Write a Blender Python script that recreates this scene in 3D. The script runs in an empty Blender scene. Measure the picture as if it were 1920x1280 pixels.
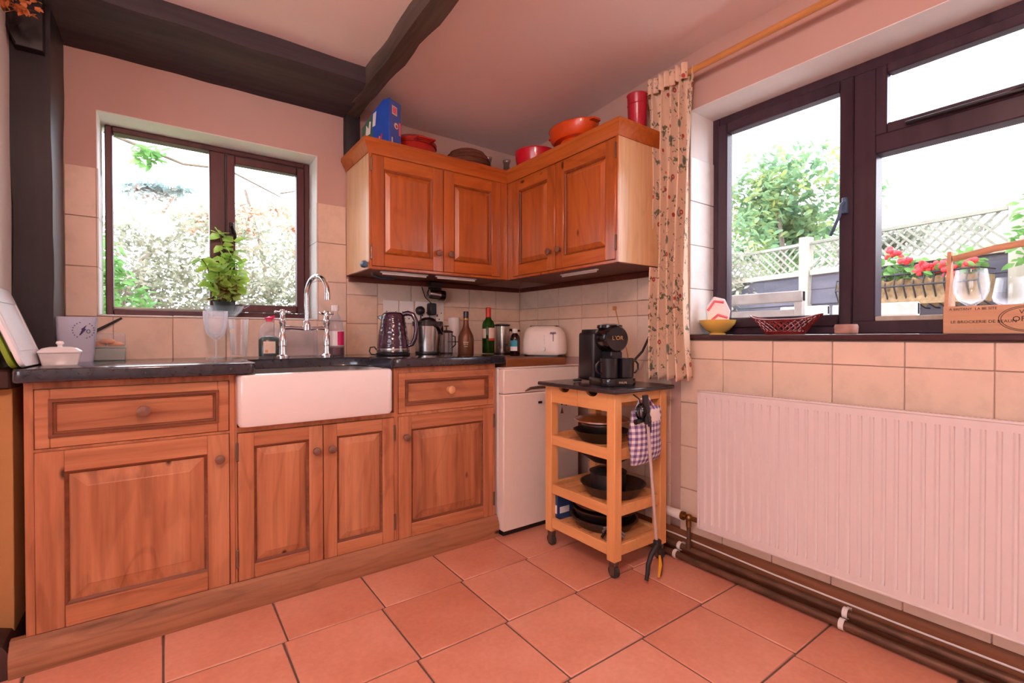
import bpy, bmesh, math, random
from mathutils import Vector, Matrix, noise
R = math.radians
scene = bpy.context.scene
COL = scene.collection
random.seed(7)

# ------------------------------------------------------------------ camera
cd = bpy.data.cameras.new('camera'); cam = bpy.data.objects.new('camera', cd); COL.objects.link(cam)
cd.sensor_width = 36; cd.lens = 900.65 / 1920 * 36; cd.clip_start = .02; cd.clip_end = 200
cam.location = (0, 0, 1.0); cam.rotation_euler = (R(90 - .589), 0, R(-35.935))
scene.camera = cam
# ------------------------------------------------------------------ sky and exposure
w = bpy.data.worlds.new('overcast_sky'); scene.world = w; w.use_nodes = True
bg = w.node_tree.nodes['Background']; bg.inputs[0].default_value = (.85, .89, 1, 1); bg.inputs[1].default_value = 6.8
vs = scene.view_settings
vs.view_transform = 'Standard'; vs.look = 'None'; vs.gamma = 1; vs.use_curve_mapping = False; vs.exposure = 0.0
LAMP_COL = (1.0, .61, .52); LAMP_W = 43

# ------------------------------------------------------------------ materials
def S(r, g, b):
    f = lambda c: (c / 255 / 12.92) if c / 255 <= .04045 else ((c / 255 + .055) / 1.055) ** 2.4
    return (f(r), f(g), f(b), 1)
MATS = {}
def new(name):
    m = bpy.data.materials.new(name); m.use_nodes = True
    nt = m.node_tree; b = nt.nodes['Principled BSDF']; MATS[name] = m
    return m, nt, b
def ramp(nt, fac, stops):
    r = nt.nodes.new('ShaderNodeValToRGB'); el = r.color_ramp.elements
    while len(el) < len(stops): el.new(.5)
    for e, (p, c) in zip(el, stops): e.position = p; e.color = c
    nt.links.new(fac, r.inputs[0]); return r.outputs[0]
def coords(nt, scale=(1, 1, 1), rand=True, rot=(0, 0, 0)):
    tc = nt.nodes.new('ShaderNodeTexCoord'); mp = nt.nodes.new('ShaderNodeMapping')
    mp.inputs['Scale'].default_value = scale; mp.inputs['Rotation'].default_value = rot
    nt.links.new(tc.outputs['Object'], mp.inputs[0])
    if rand:
        oi = nt.nodes.new('ShaderNodeObjectInfo'); ml = nt.nodes.new('ShaderNodeMath'); ml.operation = 'MULTIPLY'
        ml.inputs[1].default_value = 37; nt.links.new(oi.outputs['Random'], ml.inputs[0])
        ad = nt.nodes.new('ShaderNodeVectorMath'); ad.operation = 'ADD'
        nt.links.new(mp.outputs[0], ad.inputs[0]); nt.links.new(ml.outputs[0], ad.inputs[1]); return ad.outputs[0]
    return mp.outputs[0]
def tex(nt, kind, vec, **kw):
    n = nt.nodes.new(kind)
    for k, v in kw.items():
        if k in n.inputs: n.inputs[k].default_value = v
        else: setattr(n, k, v)
    nt.links.new(vec, n.inputs['Vector']); return n
def mixc(nt, fac, a, b, mode='MIX'):
    n = nt.nodes.new('ShaderNodeMix'); n.data_type = 'RGBA'; n.blend_type = mode
    for s, v in ((n.inputs[0], fac), (n.inputs[6], a), (n.inputs[7], b)):
        if isinstance(v, (int, float, tuple)): s.default_value = v
        else: nt.links.new(v, s)
    return n.outputs[2]
def bump(nt, b, h, strength=.3, dist=.002):
    n = nt.nodes.new('ShaderNodeBump'); n.inputs['Strength'].default_value = strength; n.inputs['Distance'].default_value = dist
    nt.links.new(h, n.inputs['Height']); nt.links.new(n.outputs[0], b.inputs['Normal'])
def plain(name, col, rough=.5, metal=0, var=.0, nscale=20, bumpk=0, spec=.5, coat=0):
    m, nt, b = new(name)
    b.inputs['Roughness'].default_value = rough; b.inputs['Metallic'].default_value = metal
    b.inputs['Specular IOR Level'].default_value = spec; b.inputs['Coat Weight'].default_value = coat
    n = tex(nt, 'ShaderNodeTexNoise', coords(nt), Scale=nscale, Detail=4)
    lo = tuple(c * (1 - var) for c in col[:3]) + (1,); hi = tuple(min(1, c * (1 + var)) for c in col[:3]) + (1,)
    nt.links.new(ramp(nt, n.outputs[0], [(.3, lo), (.7, hi)]), b.inputs['Base Color'])
    if bumpk: bump(nt, b, n.outputs[0], bumpk)
    return m
def wood(name, dark, mid, light, axis='z', rough=.45, k=1.0, knots=True, spec=.35, coat=0):
    m, nt, b = new(name)
    i = 'xyz'.index(axis); sc = [9 * k] * 3; sc[i] = .8 * k
    v = coords(nt, tuple(sc))
    n1 = tex(nt, 'ShaderNodeTexNoise', v, Scale=1.0, Detail=5, Roughness=.6, Distortion=.7)
    sc2 = [55 * k] * 3; sc2[i] = 2.2 * k
    n2 = tex(nt, 'ShaderNodeTexNoise', coords(nt, tuple(sc2)), Scale=1.0, Detail=3)
    wv = tex(nt, 'ShaderNodeTexNoise', coords(nt, tuple([5 * k if j != i else .9 * k for j in range(3)])), Scale=1.0, Detail=2, Distortion=1.2)
    mt = nt.nodes.new('ShaderNodeMath'); mt.operation = 'MULTIPLY'; mt.inputs[1].default_value = 34
    nt.links.new(wv.outputs[0], mt.inputs[0])
    sn = nt.nodes.new('ShaderNodeMath'); sn.operation = 'SINE'; nt.links.new(mt.outputs[0], sn.inputs[0])
    c = ramp(nt, n1.outputs[0], [(.3, dark), (.5, mid), (.72, light)])
    c = mixc(nt, .3, c, ramp(nt, sn.outputs[0], [(.45, mid), (.95, dark)]))
    c = mixc(nt, .2, c, ramp(nt, n2.outputs[0], [(.35, dark), (.65, light)]))
    if knots:
        sk = [7, 7, 7]; sk[i] = 3.2
        vo = tex(nt, 'ShaderNodeTexVoronoi', coords(nt, tuple(sk)), Scale=1.0, Randomness=1)
        kn = ramp(nt, vo.outputs['Distance'], [(.035, (1, 1, 1, 1)), (.08, (0, 0, 0, 1))])
        c = mixc(nt, kn, c, tuple(x * .3 for x in dark[:3]) + (1,))
    nt.links.new(c, b.inputs['Base Color'])
    b.inputs['Roughness'].default_value = rough; b.inputs['Specular IOR Level'].default_value = spec; b.inputs['Coat Weight'].default_value = coat
    b.inputs['Coat Roughness'].default_value = .2
    bump(nt, b, n2.outputs[0], .12, .001)
    return m
def clear(name, tint=(1, 1, 1, 1), edge=(.9, .93, 1, 1), edgek=.35, gloss=.9, rough=.02, body=.0, bodycol=(1, 1, 1, 1)):
    """glass or clear plastic: see-through face on, denser and brighter at grazing angles"""
    m, nt, b = new(name); nt.nodes.remove(b); out = nt.nodes['Material Output']
    tr = nt.nodes.new('ShaderNodeBsdfTransparent'); tr.inputs[0].default_value = tint
    gl = nt.nodes.new('ShaderNodeBsdfGlossy'); gl.inputs[0].default_value = (gloss,) * 3 + (1,); gl.inputs[1].default_value = rough
    l2 = nt.nodes.new('ShaderNodeLayerWeight'); l2.inputs[0].default_value = .5
    pw = nt.nodes.new('ShaderNodeMath'); pw.operation = 'POWER'; pw.inputs[1].default_value = 4; nt.links.new(l2.outputs['Facing'], pw.inputs[0])
    fr = nt.nodes.new('ShaderNodeMath'); fr.operation = 'MULTIPLY_ADD'; fr.inputs[1].default_value = .55; fr.inputs[2].default_value = .02; nt.links.new(pw.outputs[0], fr.inputs[0])
    df = nt.nodes.new('ShaderNodeBsdfTranslucent'); df.inputs[0].default_value = edge
    d2 = nt.nodes.new('ShaderNodeBsdfDiffuse'); d2.inputs[0].default_value = bodycol
    lw = nt.nodes.new('ShaderNodeLayerWeight'); lw.inputs[0].default_value = .35
    ml = nt.nodes.new('ShaderNodeMath'); ml.operation = 'MULTIPLY'; ml.inputs[1].default_value = edgek; nt.links.new(lw.outputs['Facing'], ml.inputs[0])
    a = nt.nodes.new('ShaderNodeMixShader'); nt.links.new(ml.outputs[0], a.inputs[0]); nt.links.new(tr.outputs[0], a.inputs[1]); nt.links.new(df.outputs[0], a.inputs[2])
    c = nt.nodes.new('ShaderNodeMixShader'); c.inputs[0].default_value = body; nt.links.new(a.outputs[0], c.inputs[1]); nt.links.new(d2.outputs[0], c.inputs[2])
    e = nt.nodes.new('ShaderNodeMixShader'); nt.links.new(fr.outputs[0], e.inputs[0]); nt.links.new(c.outputs[0], e.inputs[1]); nt.links.new(gl.outputs[0], e.inputs[2])
    nt.links.new(e.outputs[0], out.inputs[0]); return m
def leafmat(name, stops, nscale=9):
    m, nt, b = new(name)
    n = tex(nt, 'ShaderNodeTexNoise', coords(nt), Scale=nscale, Detail=3)
    nt.links.new(ramp(nt, n.outputs[0], stops), b.inputs['Base Color'])
    b.inputs['Roughness'].default_value = .5; b.inputs['Specular IOR Level'].default_value = .25
    tl = nt.nodes.new('ShaderNodeBsdfTranslucent'); nt.links.new(b.inputs['Base Color'].links[0].from_socket, tl.inputs[0])
    mx = nt.nodes.new('ShaderNodeMixShader'); mx.inputs[0].default_value = .45; nt.links.new(b.outputs[0], mx.inputs[1]); nt.links.new(tl.outputs[0], mx.inputs[2])
    nt.links.new(mx.outputs[0], nt.nodes['Material Output'].inputs[0])
    return m

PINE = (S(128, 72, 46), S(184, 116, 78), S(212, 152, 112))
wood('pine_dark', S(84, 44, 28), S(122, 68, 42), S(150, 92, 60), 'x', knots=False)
wood('honey_dark', S(96, 44, 18), S(140, 68, 26), S(168, 90, 40), 'z', knots=False)
wood('pine_v', *PINE, 'z'); wood('pine_x', *PINE, 'x'); wood('pine_y', *PINE, 'y')
HONEY = (S(136, 64, 24), S(182, 94, 36), S(200, 114, 50))
wood('honey_skylit', S(196, 146, 96), S(226, 184, 136), S(236, 202, 160), 'z', rough=.3, coat=.6, knots=False)  # side panels: skylight and varnish sheen painted in as paler wood
wood('honey_v', *HONEY, 'z', rough=.3, coat=.8); wood('honey_x', *HONEY, 'x', rough=.4); wood('honey_y', *HONEY, 'y', rough=.4)
wood('plinth_wood', S(104, 66, 44), S(158, 104, 72), S(182, 126, 92), 'x', rough=.6, k=1.3)
wood('birch', S(214, 146, 88), S(232, 168, 106), S(242, 186, 128), 'z', rough=.45, k=.8, knots=False)
wood('birch_h', S(214, 146, 88), S(232, 168, 106), S(242, 186, 128), 'y', rough=.45, k=.8, knots=False)
wood('walnut_top', S(78, 42, 24), S(128, 74, 42), S(158, 98, 58), 'x', rough=.4, k=1.2)
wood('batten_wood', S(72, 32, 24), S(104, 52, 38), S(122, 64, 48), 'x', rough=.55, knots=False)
wood('pole_wood', S(168, 108, 56), S(200, 138, 78), S(214, 156, 96), 'y', rough=.4, knots=False)
wood('crate_wood', S(176, 126, 92), S(206, 156, 120), S(222, 178, 142), 'y', rough=.6, knots=False)
wood('old_beam_x', S(40, 34, 38), S(64, 54, 58), S(86, 74, 74), 'x', rough=.75, k=.7, knots=False)
wood('old_beam_y', S(50, 41, 38), S(88, 74, 66), S(126, 108, 96), 'y', rough=.8, k=.7, knots=False)
wood('old_beam_z', S(20, 17, 20), S(34, 29, 33), S(50, 44, 48), 'z', rough=.5, k=.7, knots=False)
wood('frame_brown', S(58, 30, 32), S(84, 46, 48), S(98, 58, 58), 'z', rough=.4, knots=False, k=.6)
wood('frame_dark', S(40, 26, 36), S(60, 42, 52), S(74, 54, 64), 'z', rough=.35, knots=False, k=.6)
wood('sill_brown', S(50, 28, 34), S(74, 44, 48), S(90, 56, 58), 'y', rough=.25, knots=False, k=.6)
wood('skirting_wood', S(96, 56, 36), S(132, 80, 52), S(156, 104, 74), 'y', rough=.6, k=1.2)
wood('fence_board', S(64, 62, 72), S(88, 86, 98), S(110, 106, 116), 'y', rough=.8, k=.6, knots=False)
wood('fence_pale', S(150, 142, 128), S(182, 174, 158), S(204, 196, 180), 'z', rough=.8, k=.6, knots=False)
wood('trellis_wood', S(120, 120, 108), S(146, 146, 132), S(170, 168, 156), 'y', rough=.8, k=.6, knots=False)
wood('chair_white', S(196, 192, 186), S(222, 218, 212), S(236, 232, 228), 'y', rough=.6, k=.6, knots=False)
wood('chair_grey', S(120, 114, 110), S(146, 140, 136), S(164, 158, 152), 'y', rough=.7, k=.6, knots=False)
plain('wall_paint', S(200, 166, 154), .85, var=.03, nscale=3, bumpk=.05)
plain('reveal_white', S(236, 232, 228), .7, var=.02)
plain('ceiling_paint', S(244, 228, 224), .9, var=.03, nscale=2.2, bumpk=.06)
plain('room_white', S(232, 220, 212), .9, var=.02, nscale=2)
plain('tan_paint', S(214, 166, 108), .7, var=.06, nscale=4)
plain('lilac_boxing', S(166, 148, 150), .4, var=.08, nscale=4)
plain('dark_skirting', S(66, 40, 34), .6, var=.2, nscale=9)
plain('grout', S(176, 148, 130), .9, var=.1)
plain('floor_grout', S(104, 84, 76), .95, var=.15)
m, nt, b = new('terracotta')
v = coords(nt); n = tex(nt, 'ShaderNodeTexNoise', v, Scale=2.2, Detail=5); n2 = tex(nt, 'ShaderNodeTexNoise', v, Scale=60, Detail=3)
c = ramp(nt, n.outputs[0], [(.28, S(208, 134, 108)), (.55, S(226, 158, 132)), (.75, S(234, 172, 148))])
c = mixc(nt, .15, c, ramp(nt, n2.outputs[0], [(.35, S(176, 98, 72)), (.7, S(228, 156, 124))]))
nt.links.new(c, b.inputs['Base Color']); b.inputs['Roughness'].default_value = .36; b.inputs['Specular IOR Level'].default_value = .5
bump(nt, b, n2.outputs[0], .08, .001)
def tilemat(name, base, rel=0):
    m, nt, b = new(name); v = coords(nt)
    n = tex(nt, 'ShaderNodeTexNoise', v, Scale=7, Detail=6, Roughness=.65)
    d = tuple(x * .82 for x in base[:3]) + (1,); h = tuple(min(1, x * 1.06) for x in base[:3]) + (1,)
    nt.links.new(ramp(nt, n.outputs[0], [(.25, d), (.5, base), (.8, h)]), b.inputs['Base Color'])
    b.inputs['Roughness'].default_value = .3; b.inputs['Specular IOR Level'].default_value = .45
    if rel:
        wv = tex(nt, 'ShaderNodeTexVoronoi', coords(nt, (rel, rel, rel)), Scale=1, feature='SMOOTH_F1')
        bump(nt, b, wv.outputs['Distance'], .5, .006)
    else: bump(nt, b, n.outputs[0], .12, .004)
tilemat('tile_cream', S(232, 206, 184)); tilemat('tile_relief', S(228, 196, 170), 38); tilemat('tile_white', S(238, 234, 228))
plain('slate_top', S(44, 42, 50), .14, var=.25, nscale=60, spec=.8)
plain('trolley_slate', S(52, 46, 50), .2, var=.2, nscale=50, spec=.6)
plain('fireclay', S(238, 228, 222), .12, var=.01, spec=.6, coat=.4)
plain('white_enamel', S(240, 226, 214), .35, var=.015)
plain('white_metal', S(226, 214, 210), .35, var=.01)
plain('white_plastic', S(236, 230, 224), .4, var=.01)
plain('white_china', S(244, 240, 238), .15, var=.01, coat=.3)
plain('chrome', (.8, .8, .82, 1), .1, 1, var=.03); plain('steel', (.62, .6, .58, 1), .24, 1, var=.05); plain('brass', S(150, 116, 76), .35, 1, var=.2)
plain('copper_dirty', S(104, 74, 56), .5, .4, var=.35, nscale=14); plain('hinge_metal', S(120, 104, 92), .4, .8)
plain('knob_wood', S(124, 82, 64), .45, var=.2, nscale=30); plain('knob_pale', S(206, 150, 104), .45, var=.1)
plain('black_plastic', S(26, 24, 28), .35, var=.1); plain('black_gloss', S(20, 19, 24), .15, var=.1, coat=.4); plain('black_matt', S(34, 30, 32), .6, var=.15)
plain('grey_plastic', S(120, 116, 120), .5, var=.05); plain('pan_black', S(30, 28, 30), .4, var=.15); plain('pan_side', S(74, 58, 50), .4, .3, var=.2)
plain('purple_enamel', S(62, 34, 52), .12, var=.08, coat=.6); plain('caster_rubber', S(58, 54, 54), .6)
plain('red_enamel', S(178, 34, 24), .25, var=.12, coat=.4); plain('crimson_enamel', S(206, 26, 44), .25, var=.1, coat=.4); plain('orange_enamel', S(226, 82, 26), .3, var=.12, nscale=12, coat=.3)
plain('brown_wicker', S(104, 58, 40), .7, var=.25, nscale=40, bumpk=.4); plain('grey_ceramic', S(120, 100, 92), .6, var=.1); plain('red_cup', S(176, 34, 52), .25, var=.05)
plain('bottle_brown', S(104, 62, 40), .35, .25, var=.1); plain('bottle_gold', S(196, 150, 90), .3, .6); plain('print_pale', S(198, 170, 140), .5)
plain('label_cream', S(228, 206, 184), .6, var=.03); plain('label_teal', S(46, 150, 168), .5); plain('label_pink', S(206, 30, 96), .4); plain('label_white', S(236, 230, 228), .5)
plain('red_foil', S(200, 54, 34), .35, var=.1); plain('wine_dark', S(18, 22, 20), .1); plain('medicine_dark', S(30, 16, 16), .12, coat=.3)
plain('soap_green', S(20, 52, 34), .15, coat=.4); plain('pink_liquid', S(88, 20, 34), .15, coat=.4); plain('lid_pink', S(226, 40, 92), .35)
plain('print_dark', S(60, 42, 38), .8); plain('print_purple', S(58, 34, 86), .6); plain('print_grey', S(92, 92, 112), .6)
plain('box_blue', S(40, 84, 186), .45, var=.08); plain('box_side', S(74, 96, 176), .45, var=.05); plain('box_green', S(70, 106, 84), .5); plain('print_pink', S(232, 104, 120), .5); plain('print_red', S(196, 40, 70), .5)
plain('yellow_china', S(232, 190, 92), .2, var=.12, nscale=7, coat=.3); plain('basket_red', S(124, 34, 28), .35, var=.25, nscale=40); plain('pottery', S(176, 132, 116), .5, var=.25, nscale=16); plain('wax', S(224, 214, 204), .5)
plain('food_orange', S(220, 150, 104), .6, var=.15); plain('board_white', S(236, 232, 232), .45, var=.02); plain('board_green', S(124, 150, 34), .45, var=.04)
plain('soil', S(58, 40, 30), .9, var=.3, nscale=60); plain('stem_brown', S(110, 84, 64), .8, var=.2); plain('pot_dark', S(26, 38, 36), .4)
plain('grabber_yellow', S(228, 160, 34), .5); plain('grabber_pole', S(206, 190, 184), .3, .3); plain('blue_grey', S(70, 92, 118), .4)
plain('blue_box', S(38, 64, 108), .5, var=.1); plain('grass', S(110, 130, 76), .9, var=.3, nscale=8); plain('patio', S(170, 164, 156), .9, var=.1, nscale=4)
plain('coir', S(150, 122, 88), .9, var=.3, nscale=40, bumpk=.5); plain('petal_red', S(228, 52, 58), .6, var=.15); plain('bark', S(120, 106, 92), .9, var=.25, nscale=20)
plain('umbrella_orange', S(240, 178, 96), .7); plain('pale_brick', S(206, 200, 196), .9, var=.06, nscale=10)
plain('hop_brown', S(196, 118, 62), .8, var=.35, nscale=60)
leafmat('leaf_tree', [(.3, S(98, 136, 104)), (.5, S(128, 160, 112)), (.68, S(168, 174, 100)), (.8, S(204, 172, 96))], 4)
leafmat('leaf_hedge', [(.25, S(116, 126, 98)), (.45, S(158, 160, 136)), (.6, S(186, 182, 164)), (.8, S(188, 160, 122))], 9)
leafmat('leaf_bright', [(.3, S(84, 138, 66)), (.6, S(126, 172, 98)), (.8, S(164, 184, 128))], 9)
leafmat('leaf_rust', [(.3, S(136, 148, 138)), (.5, S(196, 152, 122)), (.7, S(204, 134, 100)), (.85, S(136, 152, 150))], 5)
leafmat('leaf_blue', [(.3, S(104, 134, 130)), (.6, S(136, 158, 154)), (.8, S(190, 142, 120))], 7)
leafmat('leaf_ivy', [(.3, S(124, 136, 116)), (.6, S(164, 170, 150)), (.8, S(196, 184, 160))], 9)
leafmat('leaf_basil', [(.3, S(140, 188, 70)), (.55, S(186, 220, 112)), (.78, S(220, 232, 170))], 22)
leafmat('leaf_dry', [(.3, S(120, 70, 36)), (.6, S(170, 170, 96)), (.8, S(190, 120, 70))], 30)
clear('window_glass', edgek=.06); clear('drinking_glass', edgek=.55, edge=(.92, .95, 1, 1)); clear('frosted_glass', edgek=.5, body=.16, bodycol=(.86, .86, .9, 1), rough=.3)
clear('clear_plastic', tint=(.95, .96, 1, 1), edgek=.35, body=.05, bodycol=(.84, .86, .9, 1), rough=.15)
clear('tub_plastic', edgek=.4, body=.62, bodycol=(.72, .72, .84, 1), rough=.3); clear('box_plastic', tint=(.85, .92, .88, 1), edgek=.3, body=.4, bodycol=(.6, .66, .62, 1), rough=.2)
clear('bottle_green', tint=(.12, .34, .06, 1), edge=(.1, .3, .05, 1), edgek=.5, body=.1, bodycol=(.1, .3, .04, 1)); clear('smoke_plastic', tint=(.35, .33, .32, 1), edgek=.3, body=.2, bodycol=(.1, .1, .1, 1))
clear('decanter_glass', tint=(.8, .78, .76, 1), edgek=.5)
# curtain: cream cotton with sprigs, leaves and red flowers
m, nt, b = new('curtain_floral')
v = coords(nt, (1, 1, 1), False)
base = S(230, 200, 172)
def spots(scale, r0, r1, seed, stretch=(1, 1, 1), ring=False):
    vo = tex(nt, 'ShaderNodeTexVoronoi', coords(nt, tuple(scale * s for s in stretch), False, (seed, seed * .7, seed * .3)), Scale=1)
    st = [(r0, (1, 1, 1, 1)), (r1, (0, 0, 0, 1))]
    if ring: st = [(r0 * .35, (0, 0, 0, 1)), (r0 * .5, (1, 1, 1, 1))] + st
    return ramp(nt, vo.outputs['Distance'], st)
nz = tex(nt, 'ShaderNodeTexNoise', v, Scale=48, Detail=2, Distortion=1.0); thr = ramp(nt, nz.outputs[0], [(.55, (0, 0, 0, 1)), (.59, (1, 1, 1, 1))])
big = tex(nt, 'ShaderNodeTexNoise', v, Scale=15, Detail=1); clus = ramp(nt, big.outputs[0], [(.48, (0, 0, 0, 1)), (.54, (1, 1, 1, 1))])
c = mixc(nt, mixc(nt, 1.0, thr, clus, 'MULTIPLY'), base, S(112, 116, 92))
c = mixc(nt, spots(13, .13, .17, .4, ring=True), c, S(176, 76, 66)); c = mixc(nt, spots(11, .10, .16, 1.3, (1, 1, .6)), c, S(104, 112, 96)); c = mixc(nt, spots(15, .07, .11, 2.1, (1, 1, .45)), c, S(134, 136, 146))
nt.links.new(c, b.inputs['Base Color']); b.inputs['Roughness'].default_value = .9; b.inputs['Specular IOR Level'].default_value = .1
# gingham
m, nt, b = new('gingham')
sp = nt.nodes.new('ShaderNodeSeparateXYZ'); nt.links.new(coords(nt, (1, 1, 1), False), sp.inputs[0])
def stripe(o):
    a = nt.nodes.new('ShaderNodeMath'); a.operation = 'MULTIPLY'; a.inputs[1].default_value = 42; nt.links.new(o, a.inputs[0])
    f = nt.nodes.new('ShaderNodeMath'); f.operation = 'FRACT'; nt.links.new(a.outputs[0], f.inputs[0])
    g = nt.nodes.new('ShaderNodeMath'); g.operation = 'GREATER_THAN'; g.inputs[1].default_value = .5; nt.links.new(f.outputs[0], g.inputs[0]); return g.outputs[0]
ad = nt.nodes.new('ShaderNodeMath'); ad.operation = 'ADD'; nt.links.new(stripe(sp.outputs[0]), ad.inputs[0]); nt.links.new(stripe(sp.outputs[2]), ad.inputs[1])
hf = nt.nodes.new('ShaderNodeMath'); hf.operation = 'MULTIPLY'; hf.inputs[1].default_value = .5; nt.links.new(ad.outputs[0], hf.inputs[0])
nt.links.new(ramp(nt, hf.outputs[0], [(.2, S(236, 226, 222)), (.5, S(172, 156, 184)), (.9, S(106, 84, 126))]), b.inputs['Base Color']); b.inputs['Roughness'].default_value = .9
plain('cloth_white', S(232, 214, 204), .9); plain('cloth_navy', S(40, 36, 58), .8)
m, nt, b = new('lamp_glow'); b.inputs['Emission Color'].default_value = LAMP_COL + (1,); b.inputs['Emission Strength'].default_value = 4; b.inputs['Base Color'].default_value = (.9, .9, .9, 1)

# ------------------------------------------------------------------ mesh helpers
ROOT = {}
class MB:
    def __init__(s): s.bm = bmesh.new()
    def _geo(s, vs, M):
        if M is not None: bmesh.ops.transform(s.bm, matrix=M, verts=vs)
    def box(s, x0, x1, y0, y1, z0, z1, bev=0, M=None, seg=1):
        r = bmesh.ops.create_cube(s.bm, size=1); vs = r['verts']
        for v in vs: v.co = Vector(((x0 + x1) / 2 + v.co.x * (x1 - x0), (y0 + y1) / 2 + v.co.y * (y1 - y0), (z0 + z1) / 2 + v.co.z * (z1 - z0)))
        if bev:
            es = list({e for v in vs for e in v.link_edges}); n0 = set(s.bm.verts)
            q = bmesh.ops.bevel(s.bm, geom=es, offset=bev, segments=seg, affect='EDGES', profile=.5)
            vs = list({v for f in q['faces'] for v in f.verts} | {v for v in vs if v.is_valid})
        s._geo(vs, M); return s
    def lathe(s, prof, n=24, c=(0, 0, 0), M=None, sx=1, sy=1):
        rings = []; allv = []
        for r, z in prof:
            if r < 1e-6: ring = [s.bm.verts.new((c[0], c[1], c[2] + z))]
            else: ring = [s.bm.verts.new((c[0] + r * sx * math.cos(2 * math.pi * i / n), c[1] + r * sy * math.sin(2 * math.pi * i / n), c[2] + z)) for i in range(n)]
            rings.append(ring); allv += ring
        for a, b_ in zip(rings, rings[1:]):
            for i in range(n):
                j = (i + 1) % n
                f = [a[i % len(a)], a[j % len(a)], b_[j % len(b_)], b_[i % len(b_)]]
                f = list(dict.fromkeys(f))
                if len(f) > 2: s.bm.faces.new(f)
        s._geo(allv, M); return s
    def cyl(s, p, q, r, n=16, r2=None):
        p, q = Vector(p), Vector(q); d = q - p; L = d.length
        M = Matrix.Translation(p) @ d.to_track_quat('Z', 'Y').to_matrix().to_4x4()
        r2 = r if r2 is None else r2
        return s.lathe([(0, 0), (r, 0), (r2, L), (0, L)], n, M=M)
    def tube(s, pts, r, n=8, closed=False):
        pts = [Vector(p) for p in pts]; N = len(pts); rings = []; up = None
        for i, p in enumerate(pts):
            a = pts[(i - 1) % N] if (closed or i) else p; b_ = pts[(i + 1) % N] if (closed or i < N - 1) else p
            t = (b_ - a).normalized()
            if up is None: up = t.orthogonal().normalized()
            up = (up - t * up.dot(t)); up = up.normalized() if up.length > 1e-6 else t.orthogonal().normalized()
            sd = t.cross(up); rr = r[i] if isinstance(r, (list, tuple)) else r
            rings.append([s.bm.verts.new(p + rr * (math.cos(2 * math.pi * k / n) * up + math.sin(2 * math.pi * k / n) * sd)) for k in range(n)])
        for i in range(N if closed else N - 1):
            a, b_ = rings[i], rings[(i + 1) % N]
            for k in range(n): s.bm.faces.new((a[k], a[(k + 1) % n], b_[(k + 1) % n], b_[k]))
        if not closed: s.bm.faces.new(rings[0][::-1]); s.bm.faces.new(rings[-1])
        return s
    def prism(s, poly, a, b_, axis='z', bev=0, seg=2, M=None):
        mk = {'z': lambda u, v, t: (u, v, t), 'y': lambda u, v, t: (u, t, v), 'x': lambda u, v, t: (t, u, v)}[axis]
        lo = [s.bm.verts.new(mk(u, v, a)) for u, v in poly]; hi = [s.bm.verts.new(mk(u, v, b_)) for u, v in poly]
        n = len(poly); fs = [s.bm.faces.new(lo[::-1]), s.bm.faces.new(hi)] + [s.bm.faces.new((lo[i], lo[(i + 1) % n], hi[(i + 1) % n], hi[i])) for i in range(n)]
        vs = lo + hi
        if bev:
            es = list({e for f in fs[:2] for e in f.edges})
            q = bmesh.ops.bevel(s.bm, geom=es, offset=bev, segments=seg, affect='EDGES', profile=.5); vs = [v for v in s.bm.verts if v.is_valid] if M is None else list({v for f in q['faces'] for v in f.verts} | {v for v in vs if v.is_valid})
        s._geo(vs, M); return s
    def ring_strip(s, loops):
        """connect consecutive 3-D loops of equal length"""
        L = [[s.bm.verts.new(p) for p in lp] for lp in loops]
        for a, b_ in zip(L, L[1:]):
            for i in range(len(a)): s.bm.faces.new((a[i], a[(i + 1) % len(a)], b_[(i + 1) % len(a)], b_[i]))
        return L
    def grid(s, f, nu, nv):
        V = [[s.bm.verts.new(f(i / nu, j / nv)) for j in range(nv + 1)] for i in range(nu + 1)]
        for i in range(nu):
            for j in range(nv): s.bm.faces.new((V[i][j], V[i + 1][j], V[i + 1][j + 1], V[i][j + 1]))
        return s
    def sphere(s, c, r, u=12, v=8, sc=(1, 1, 1)):
        M = Matrix.Translation(c) @ Matrix.Diagonal((r * sc[0], r * sc[1], r * sc[2], 1))
        bmesh.ops.create_uvsphere(s.bm, u_segments=u, v_segments=v, radius=1, matrix=M); return s
    def mesh(s, name, mat, smooth=True):
        bmesh.ops.recalc_face_normals(s.bm, faces=s.bm.faces)
        me = bpy.data.meshes.new(name); s.bm.to_mesh(me); s.bm.free()
        if smooth:
            me.polygons.foreach_set('use_smooth', [True] * len(me.polygons)); me.set_sharp_from_angle(angle=R(38))
        me.materials.append(MATS[mat]); return me
    def build(s, name, mat, parent=None, smooth=True, world=False):
        me = s.mesh(name, mat, smooth)
        o = bpy.data.objects.new(name, me); COL.objects.link(o)
        if parent is not None:
            o.parent = parent; rt = ROOT.get(parent.name, Vector()); ROOT[o.name] = rt
            if world: me.transform(Matrix.Translation(-rt))
        return o
def tag(o, label, cat, group=None, kind=None):
    o['label'] = label; o['category'] = cat
    if group: o['group'] = group
    if kind: o['kind'] = kind
    return o
def thing(name, label, cat, loc=(0, 0, 0), rz=0, group=None):
    o = bpy.data.objects.new(name, None); COL.objects.link(o); o.location = loc; o.rotation_euler = (0, 0, R(rz)); o.empty_display_size = .05
    ROOT[o.name] = Vector(loc); return tag(o, label, cat, group)
def struct(o, label=None, cat=None):
    o['kind'] = 'structure'
    if label: o['label'] = label
    if cat: o['category'] = cat
    return o
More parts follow.
